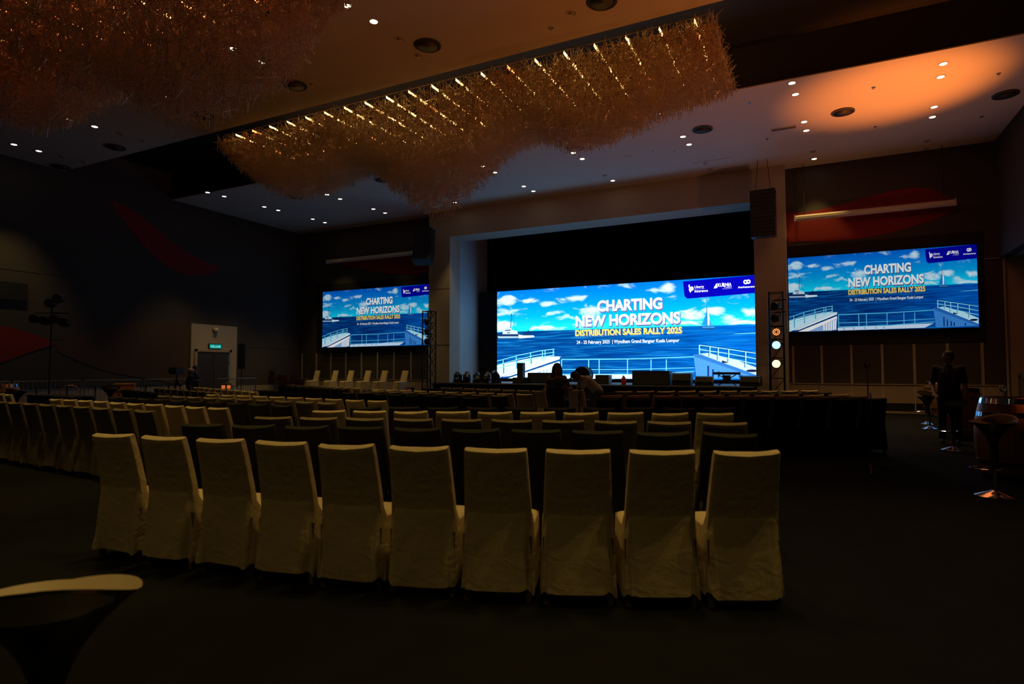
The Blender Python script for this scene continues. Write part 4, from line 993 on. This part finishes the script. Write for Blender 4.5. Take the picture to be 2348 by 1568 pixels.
# black table, arched chair back, lantern, instruments
a_, b_ = atD(88, 899, 17.0), atD(192, 909, 15.6)
mid = (a_+b_)/2; rz = math.atan2(b_[1]-a_[1], b_[0]-a_[0]); Lt = np.hypot(*(b_-a_)[:2])
t = thing('cloth_table', 'long table under a black cloth before the crowd barriers', 'table', (mid[0], mid[1], 0), rz)
MB().bb((-Lt/2, -.3, .73), (Lt/2, .3, .76)).build('tabletop', M_leg, t)
MB().loft([sring(Lt+.02, .62, 0, z, 48, 9., None, (lambda tt, z=z: .012*math.sin(18*tt)*(1-z/.77))) for z in (.04, .4, .74, .768)]+[sring(Lt-.1, .5, 0, .770, 48, 9.)]).build('tablecloth', M_blackc, t, True, .9)
for sx in (-1, 1):
    for s_ in (-1, 1): MB().bar((sx*(Lt/2-.1), s_*.2, 0), (sx*(Lt/2-.1), s_*.2, .73), .016, 6).build('leg', M_blacksteel, t)
q = onX(161, 900, -21.2)
t = thing('arched_chair', 'pink tinted arched metal chair back behind the black table', 'chair', (q[0], q[1], 0), .9)
M_pink = mat('pink_metal', (.35, .15, .16), .4, .3)
MB().tube([(.25*math.cos(b), 0, .72+.25*math.sin(b)) for b in np.linspace(0, PI, 14)], .016, 6).build('back_arch', M_pink, t)
for s in (-.25, .25): MB().bar((s, 0, 0), (s, 0, .72), .016, 6).build('leg', M_pink, t); MB().bar((s*.9, -.4, 0), (s*.9, -.4, .45), .016, 6).build('leg', M_pink, t)
MB().lathe([(0, .45), (.26, .45), (.27, .47), (.25, .49), (0, .49)], 24, (0, -.2, 0)).build('seat', M_pink, t, True, .8)
q = onX(519, 886, -21.6); s_ = .42
t = thing('lantern', 'square orange glowing lantern with dark window bars', 'lantern', (q[0], q[1], .45), .85)
MB().bb((-.2, -.2, 0), (.2, .2, .05)).build('base', M_black, t)
for a_ in (-1, 1):
    for b_ in (-1, 1): MB().bb((a_*.1-.07, -.205, .17*(b_+1)/2+.07), (a_*.1+.07, -.195, .17*(b_+1)/2+.21)).build('pane', emat('lantern_pane', (1., .22, .05), .55), t)
MB().bb((-.19, -.19, .05), (.19, .19, .42)).build('body', M_blackgl, t); MB().lathe([(.22, .42), (.05, .52), (0, .52)], 4).build('roof', M_black, t)
tag(MB().bb((q[0]-.35, q[1]-.35, 0), (q[0]+.35, q[1]+.35, .449)).build('pedestal_box', M_blackgl), 'dark box carrying the glowing lantern', 'box')
q = onX(536, 884, -20.6)
t = thing('water_bottle', 'pale blue water bottle beside the glowing lantern', 'bottle', (q[0], q[1], .45))
MB().lathe([(0, 0), (.10, 0), (.11, .05), (.11, .25), (.04, .33), (.04, .37), (0, .37)], 14).build('body', mat('blue_plastic', (.25, .45, .7), .25), t, True, .8); MB().lathe([(.045, .35), (.045, .40), (0, .40)], 12).build('cap', M_trim, t)
tag(MB().bb((q[0]-.15, q[1]-.15, 0), (q[0]+.15, q[1]+.15, .449)).build('pedestal_box', M_blackgl), 'dark box under the pale blue bottle', 'box')
q = onX(405, 880, -20.6)
t = thing('camera_tripod', 'black video camera on a tripod behind the far rows', 'camera', (q[0], q[1], 0), .4)
for k in range(3): MB().bar((0, 0, 1.15), (.4*math.cos(2.1*k+.3), .4*math.sin(2.1*k+.3), 0), .018, 6).build('leg', M_blacksteel, t)
MB().bar((0, 0, .9), (0, 0, 1.3), .025).build('column', M_blacksteel, t); MB().bb((-.12, -.25, 1.3), (.12, .2, 1.55)).build('camera_body', M_blackgl, t); MB().loft([[(r*math.cos(2*PI*i/14), y, 1.43+r*math.sin(2*PI*i/14)) for i in range(14)] for r, y in ((.07, -.42), (.06, -.25))]).build('camera_lens', M_blackgl, t, True, .6)
MB().ell((.0, .2, 1.36), (.012, .012, .012), 8, 6).build('status_led', emat('led_blue', (.1, .5, .9), 1.), t)
q = onY(625, 880, 22.0)
t = thing('drum_kit', 'dark drum kit at the wall end of the low riser', 'drum kit', (max(q[0], XL+1.2), 22.0, ZS2), .3)
for x, y, r, h0, h1 in ((0, -.2, .32, .05, .5), (-.35, .1, .2, .5, .75), (.3, .1, .2, .5, .75), (.65, -.1, .25, .1, .55), (-.7, -.1, .22, .45, .65)):
    MB().lathe([(0, h0), (r, h0), (r, h1), (0, h1)], 20, (x, y, 0)).build('drum_shell', mat('drum_red', (.05, .01, .012), .3), t, True, .6)
    MB().bar((x, y, 0), (x, y, h0), .015, 6).build('drum_stand', M_steel, t)
for x, y, z in ((-.9, .3, 1.1), (.9, .3, 1.2), (-.5, .5, 1.35)):
    MB().lathe([(0, z+.02), (.2, z), (.2, z-.004), (0, z+.01)], 20, (x, y, 0)).build('cymbal', mat('cymbal_bronze', (.25, .17, .08), .3, 1.), t, True); MB().bar((x, y, 0), (x, y, z+.03), .012, 6).build('cymbal_stand', M_steel, t)

# ------------------------------------------------------------------ amber uplights on the floor
def uplight(label, x, y, target, watts, colr, spot, blend):
    t = thing('amber_uplight', label, 'stage light', (x, y, 0))
    MB().bb((-.16, -.16, 0), (.16, .16, .05)).build('base', M_blackgl, t)
    MB().lathe([(.05, .05), (.11, .08), (.14, .20), (.14, .30), (.12, .30), (.10, .24), (0, .24)], 24).build('housing', M_blackgl, t, True, .6)
    MB().lathe([(.118, .285), (0, .285)], 24).build('lens', emat('uplight_lens', C_AMBER, 4.), t)
    tv = (target[0]-x, target[1]-y, target[2])
    l = light('lamp', 'SPOT', (0, 0, .36), watts, colr, t, None, .12, spot, blend); l.rotation_euler = Vector(tv).to_track_quat('-Z', 'Y').to_euler()
hA = onZ(2045, 208, HC)
uplight('amber floor uplight hidden behind the nearest barrel', 4.9, 16.9, tuple(hA), W_AMBER_A, C_AMBER, 35, 1.)
uplight('wide amber floor uplight beside the balustrade posts', 4.95, 18.3, (-1., 18.0, HC), W_AMBER_W, (1., .33, .14), 110, 1.)
hB = onZ(1750, -110, HC)
uplight('amber floor uplight by the wall outside the rearmost rows', 5.0, 9.3, tuple(hB), W_AMBER_B, C_AMBER, 100, 1.)

# ------------------------------------------------------------------ people
def fused(mb, name, m, voxel=.011, parent=None):
    me = mb.mesh('tmp', None); o = bpy.data.objects.new('tmp', me); col.objects.link(o)
    md = o.modifiers.new('r', 'REMESH'); md.mode = 'VOXEL'; md.voxel_size = voxel; md.use_smooth_shade = True
    sm = o.modifiers.new('s', 'SMOOTH'); sm.iterations = 2; sm.factor = .5
    bpy.context.view_layer.update(); dg = bpy.context.evaluated_depsgraph_get()
    nm = bpy.data.meshes.new_from_object(o.evaluated_get(dg)); nm.name = name
    bpy.data.objects.remove(o); bpy.data.meshes.remove(me)
    nm.materials.clear(); nm.materials.append(m); nm.polygons.foreach_set('use_smooth', [True]*len(nm.polygons))
    return obj(name, nm, parent)
def hand(mb, w, tip, pal, curl=.35):
    """w wrist, tip direction of the fingers, pal palm normal"""
    w = Vector(w); d = Vector(tip).normalized(); n = Vector(pal).normalized(); s = d.cross(n).normalized()
    mb.cap_(w+s*.022, w+d*.075+s*.026, .017, .015); mb.cap_(w-s*.022, w+d*.075-s*.026, .017, .014); mb.cap_(w, w+d*.08, .018, .016)
    for k, (o, l) in enumerate(((-.030, .062), (-.010, .074), (.011, .070), (.031, .055))):
        a = w+d*.08+s*o; b = a+d*l*.5+n*l*curl*.3; c = b+(d*(1-curl)+n*curl).normalized()*l*.5
        mb.cap_(a, b, .0095, .009, 8); mb.cap_(b, c, .009, .008, 8)
    a = w+d*.02-s*.03; b = a+(d*.6-s*.7+n*.3).normalized()*.04; mb.cap_(a, b, .012, .011, 8); mb.cap_(b, b+(d*.9-s*.2+n*.3).normalized()*.032, .011, .009, 8)
def headm(mb, c, R, s=1.):
    c = Vector(c); f = lambda v: c+R @ (Vector(v)*s)
    def e(p, r): mb.ell(f(p), tuple(k*s for k in r), 16, 12, R)
    e((0, .0, .02), (.076, .095, .105)); e((0, .025, -.045), (.058, .068, .068)); e((0, .055, -.085), (.026, .026, .022))
    mb.cap_(f((0, .088, .012)), f((0, .112, -.022)), .010*s, .015*s, 8); e((0, .086, -.055), (.026, .014, .007)); e((0, .085, -.066), (.022, .013, .007))
    for k in (-1, 1): e((k*.078, -.005, -.005), (.012, .022, .032)); e((k*.030, .082, .028), (.020, .010, .007)); e((k*.045, .06, -.015), (.022, .02, .02))
def eyes(parent, c, R):
    c = Vector(c)
    for k in (-1, 1): MB().ell(c+R @ Vector((k*.030, .079, .014)), (.013, .012, .009), 10, 8, R).build('eye', mat('eye_dark', (.03, .025, .022), .2), parent, True)
def person(label, loc, rz, J, cloth, hair, voxel=.012, skinm=None, group=None, extra=None):
    """J: joints; facing +y. cloth: list of (name, material, [(a, b, ra, rb)...])"""
    t = thing('person', label, 'person', loc, rz, group)
    b = MB(); g_ = lambda k: Vector(J[k])
    R = Euler(J.get('head_rot', (0, 0, 0))).to_matrix()
    headm(b, J['head'], R)
    b.cap_(g_('neck'), g_('head')+R @ Vector((0, -.02, -.06)), .058, .052)
    b.cap_(g_('chest'), g_('neck'), .12, .06); b.cap_(g_('pelvis'), g_('chest'), .125, .13)
    for s in 'LR':
        b.cap_(g_('chest')*.5+g_('sh'+s)*.5, g_('sh'+s), .08, .062); b.cap_(g_('sh'+s), g_('el'+s), .050, .040); b.cap_(g_('el'+s), g_('wr'+s), .040, .026)
        hand(b, J['wr'+s], J.get('hd'+s, (0, 0, -1)), J.get('hp'+s, (0, 1, 0)))
        b.cap_(g_('pelvis'), g_('hip'+s), .10, .095); b.cap_(g_('hip'+s), g_('kn'+s), .085, .058); b.cap_(g_('kn'+s), g_('an'+s), .056, .036)
        an = g_('an'+s); b.cap_(an+Vector((0, -.03, -.04)), an+Vector((0, .14, -.055)), .036, .028)
    fused(b, 'body', skinm or M_skin, voxel, t); eyes(t, J['head'], R)
    cl2 = []
    for nm, m_, segs in cloth: cl2 += [('shoe', m_, [q_]) for q_ in segs] if nm == 'shoes' else [(nm, m_, segs)]
    for nm, m_, segs in cl2:
        c = MB()
        for a, bb_, r1, r2 in segs:
            A = Vector(J[a]) if isinstance(a, str) else Vector(a); B = Vector(J[bb_]) if isinstance(bb_, str) else Vector(bb_); c.cap_(A, B, r1, r2)
        fused(c, nm, m_, voxel, t)
    if hair:
        h = MB(); hc = Vector(J['head'])
        for p_, r_ in hair: h.ell(hc+R @ Vector(p_), r_, 14, 10, R)
        fused(h, 'hair', M_hair, voxel, t)
    return t
def lerp(J, a, b, f): return tuple(Vector(J[a]).lerp(Vector(J[b]), f))
def stand_joints(h, w=1.):
    k = h/1.75
    J = dict(head=(0, .02, 1.62), neck=(0, -.01, 1.47), chest=(0, 0, 1.28), pelvis=(0, 0, .98))
    for s, x in (('L', -1), ('R', 1)):
        J['sh'+s] = (x*.175*w, -.01, 1.41); J['el'+s] = (x*.235*w, -.03, 1.12); J['wr'+s] = (x*.24*w, .04, .88)
        J['hip'+s] = (x*.09*w, 0, .92); J['kn'+s] = (x*.10*w, .02, .50); J['an'+s] = (x*.11*w, 0, .10)
    return {a: tuple(v*k for v in b) for a, b in J.items()}
M_blackshirt = mat('shirt_black', (.012, .012, .014), .85, bump=.3, bscale=30)
M_blackpants = mat('trousers_black', (.010, .010, .011), .85)
M_whiteshirt = mat('shirt_pale', (.42, .38, .32), .85, bump=.3, bscale=25)
M_shorts = mat('shorts_striped', (.06, .055, .05), .85, noise=.8, nscale=12, stretch=(1, 1, 6))
M_shoe = mat('shoe_black', (.012, .012, .012), .5)
def top_segs(J, sl=.75): 
    o_ = lambda k, x: tuple(Vector(J[k])+Vector((x, 0, 0)))
    r = [('pelvis', 'chest', .140, .145), ('chest', 'neck', .135, .062)]
    for x in (-.055, .055): r += [(o_('pelvis', x), o_('chest', x*1.25), .125, .135)]
    for s in 'LR': r += [(lerp(J, 'chest', 'sh'+s, .5), 'sh'+s, .095, .070), ('sh'+s, lerp(J, 'sh'+s, 'el'+s, sl), .066, .060)]
    return r
def leg_segs(J, k=1.):
    r = []
    for s in 'LR':
        r += [('pelvis', 'hip'+s, .135, .115), ('hip'+s, 'kn'+s, .105, .080)]
        if k > 0: r += [('kn'+s, lerp(J, 'kn'+s, 'an'+s, k), .080, .068)]
    return r
def shoe_segs(J): return [(tuple(Vector(J['an'+s])+Vector((0, -.045, -.05))), tuple(Vector(J['an'+s])+Vector((0, .16, -.062))), .046, .036) for s in 'LR']
SHORT = [((0, -.012, .045), (.086, .100, .092)), ((0, -.055, .0), (.078, .055, .08))]
# man at the barrels, looking along the wall
J = stand_joints(1.86, 1.12); J['head_rot'] = (0, 0, -1.2)
J['elL'] = (-.265, -.04, 1.16); J['wrL'] = (-.27, .05, .92); J['elR'] = (.265, -.05, 1.16); J['wrR'] = (.24, .14, .98); J['hdR'] = (-.3, .9, -.3); J['hpR'] = (0, -.3, -1)
q = G(2180, 1016)
t = person('man in a black t-shirt and headset standing by the barrels', (q[0], q[1], 0), PI-.15, J, [('t_shirt', M_blackshirt, top_segs(J)), ('trousers', M_blackpants, leg_segs(J, .95)), ('shoes', M_shoe, shoe_segs(J))], SHORT, .010)
R = Euler(J['head_rot']).to_matrix(); hc = Vector(J['head'])
hs = MB().tube([tuple(hc+R @ Vector((.085*math.cos(a), -.01, .02+.118*math.sin(a)))) for a in np.linspace(0, PI, 12)], .006, 6)
hs.ell(hc+R @ Vector((.085, 0, 0)), (.02, .03, .035), 10, 8, R); hs.tube([tuple(hc+R @ Vector(p_)) for p_ in ((.088, .01, -.02), (.075, .09, -.06), (.03, .135, -.07))], .005, 6); hs.ell(hc+R @ Vector((.025, .138, -.07)), (.014, .014, .012), 8, 6)
hs.build('headset', M_black, t, True)
# woman facing the camera among the chairs
J = stand_joints(1.60, .92); J['head_rot'] = (-.08, 0, .25)
J['elR'] = (.27, -.02, 1.03); J['wrR'] = (.17, .20, .97); J['hdR'] = (-.6, .7, .1); J['hpR'] = (0, 0, 1)
J['elL'] = (-.29, -.06, 1.05); J['wrL'] = (-.22, .12, 1.06); J['hdL'] = (.7, .6, .2); J['hpL'] = (0, -1, 0)
q = atD(1278, 860, 13.0)
bod = top_segs(J, .15)[:1]+[('pelvis', 'chest', .140, .140)]
for s in 'LR': bod += [(tuple(Vector(J['sh'+s])*.8+Vector((0, .0, -.02))), tuple(Vector(J['chest'])+Vector((0, .05, 0))), .06, .10), (tuple(Vector(J['sh'+s])*.95), lerp(J, 'sh'+s, 'el'+s, .35), .068, .064)]
bod += [('pelvis', (0, 0, .55), .155, .19), ((0, 0, .75), (0, 0, .42), .18, .205)]
LONG = [((0, -.015, .045), (.095, .108, .095)), ((0, -.07, -.03), (.10, .06, .13)), ((-.085, -.025, -.08), (.035, .05, .15)), ((.085, -.025, -.08), (.035, .05, .15)), ((0, -.085, -.17), (.12, .05, .12)), ((-.105, -.03, -.20), (.04, .045, .09)), ((.11, -.02, -.20), (.045, .045, .09))]
wom = person('woman with long dark hair and black v-neck dress holding a folder', (q[0], q[1], 0), PI+YAW-.15, J, [('dress', M_blackshirt, bod), ('shoes', M_shoe, shoe_segs(J))], LONG, .010)
fo = MB().box((0, 0, 0), (.24, .012, .32), Euler((-.6, .2, .35)).to_matrix()); o = fo.build('folder', mat('folder_dark', (.06, .045, .035), .5)); tag(o, 'dark folder held at the waist of the woman', 'folder')
o.location = (wom.matrix_world if False else Matrix.Translation(wom.location) @ Matrix.Rotation(wom.rotation_euler[2], 4, 'Z')) @ Vector((.10, .29, .98)); o.rotation_euler = (0, 0, wom.rotation_euler[2])
# stooping man in a cap
J = dict(head=(0, .52, 1.30), neck=(0, .36, 1.27), chest=(0, .20, 1.18), pelvis=(0, -.08, .92), head_rot=(-.75, 0, .2))
for s, x in (('L', -1), ('R', 1)):
    J['sh'+s] = (x*.185, .30, 1.24); J['el'+s] = (x*.24, .40, .97); J['wr'+s] = (x*.17, .52, .78); J['hd'+s] = (0, .5, -.8)
    J['hip'+s] = (x*.10, -.06, .88); J['kn'+s] = (x*.12, .10, .48); J['an'+s] = (x*.13, -.02, .10)
q = atD(1364, 880, 15.5)
t = person('stooping man in a cap, pale shirt and striped shorts', (q[0], q[1], 0), PI/2+YAW+.15, J, [('shirt', M_whiteshirt, top_segs(J)), ('shorts', M_shorts, leg_segs(J, 0)), ('shoes', M_shoe, shoe_segs(J))], SHORT, .012)
R = Euler(J['head_rot']).to_matrix(); cp = MB(); cp.ell(Vector(J['head'])+R @ Vector((0, .0, .055)), (.096, .112, .082), 16, 10, R); cp.ell(Vector(J['head'])+R @ Vector((0, .13, .05)), (.07, .07, .010), 14, 6, R)
fused(cp, 'cap', M_black, .012, t)
# two crew members behind the barrier by the door
J = stand_joints(1.62); J['wrR'] = (.2, .35, 1.05); J['elR'] = (.25, .12, 1.05); J['hdR'] = (0, 1, 0); J['hpR'] = (0, 0, -1)
q = onX(446, 880, -21.3); person('dark clothed crew member leaning at the barrier before the door', (q[0], q[1], 0), -1.3, J, [('jacket', M_blackshirt, top_segs(J, 1.)), ('trousers', M_blackpants, leg_segs(J, .95)), ('shoes', M_shoe, shoe_segs(J))], SHORT, .016)
J = stand_joints(1.50)
q = onX(436, 880, -20.7); t = person('crew member in a white cap beside the barrier before the door', (q[0], q[1], 0), -.6, J, [('jacket', M_blackshirt, top_segs(J, 1.)), ('trousers', M_blackpants, leg_segs(J, .95)), ('shoes', M_shoe, shoe_segs(J))], None, .016)
cp = MB(); cp.ell(Vector(J['head'])+Vector((0, -.005, .05)), (.098, .118, .085), 16, 10); cp.ell(Vector(J['head'])+Vector((0, .13, .045)), (.07, .07, .012), 14, 6); fused(cp, 'cap', mat('cap_white', (.6, .58, .5), .8), .014, t)
# white cloth heaped on the single chair's seat
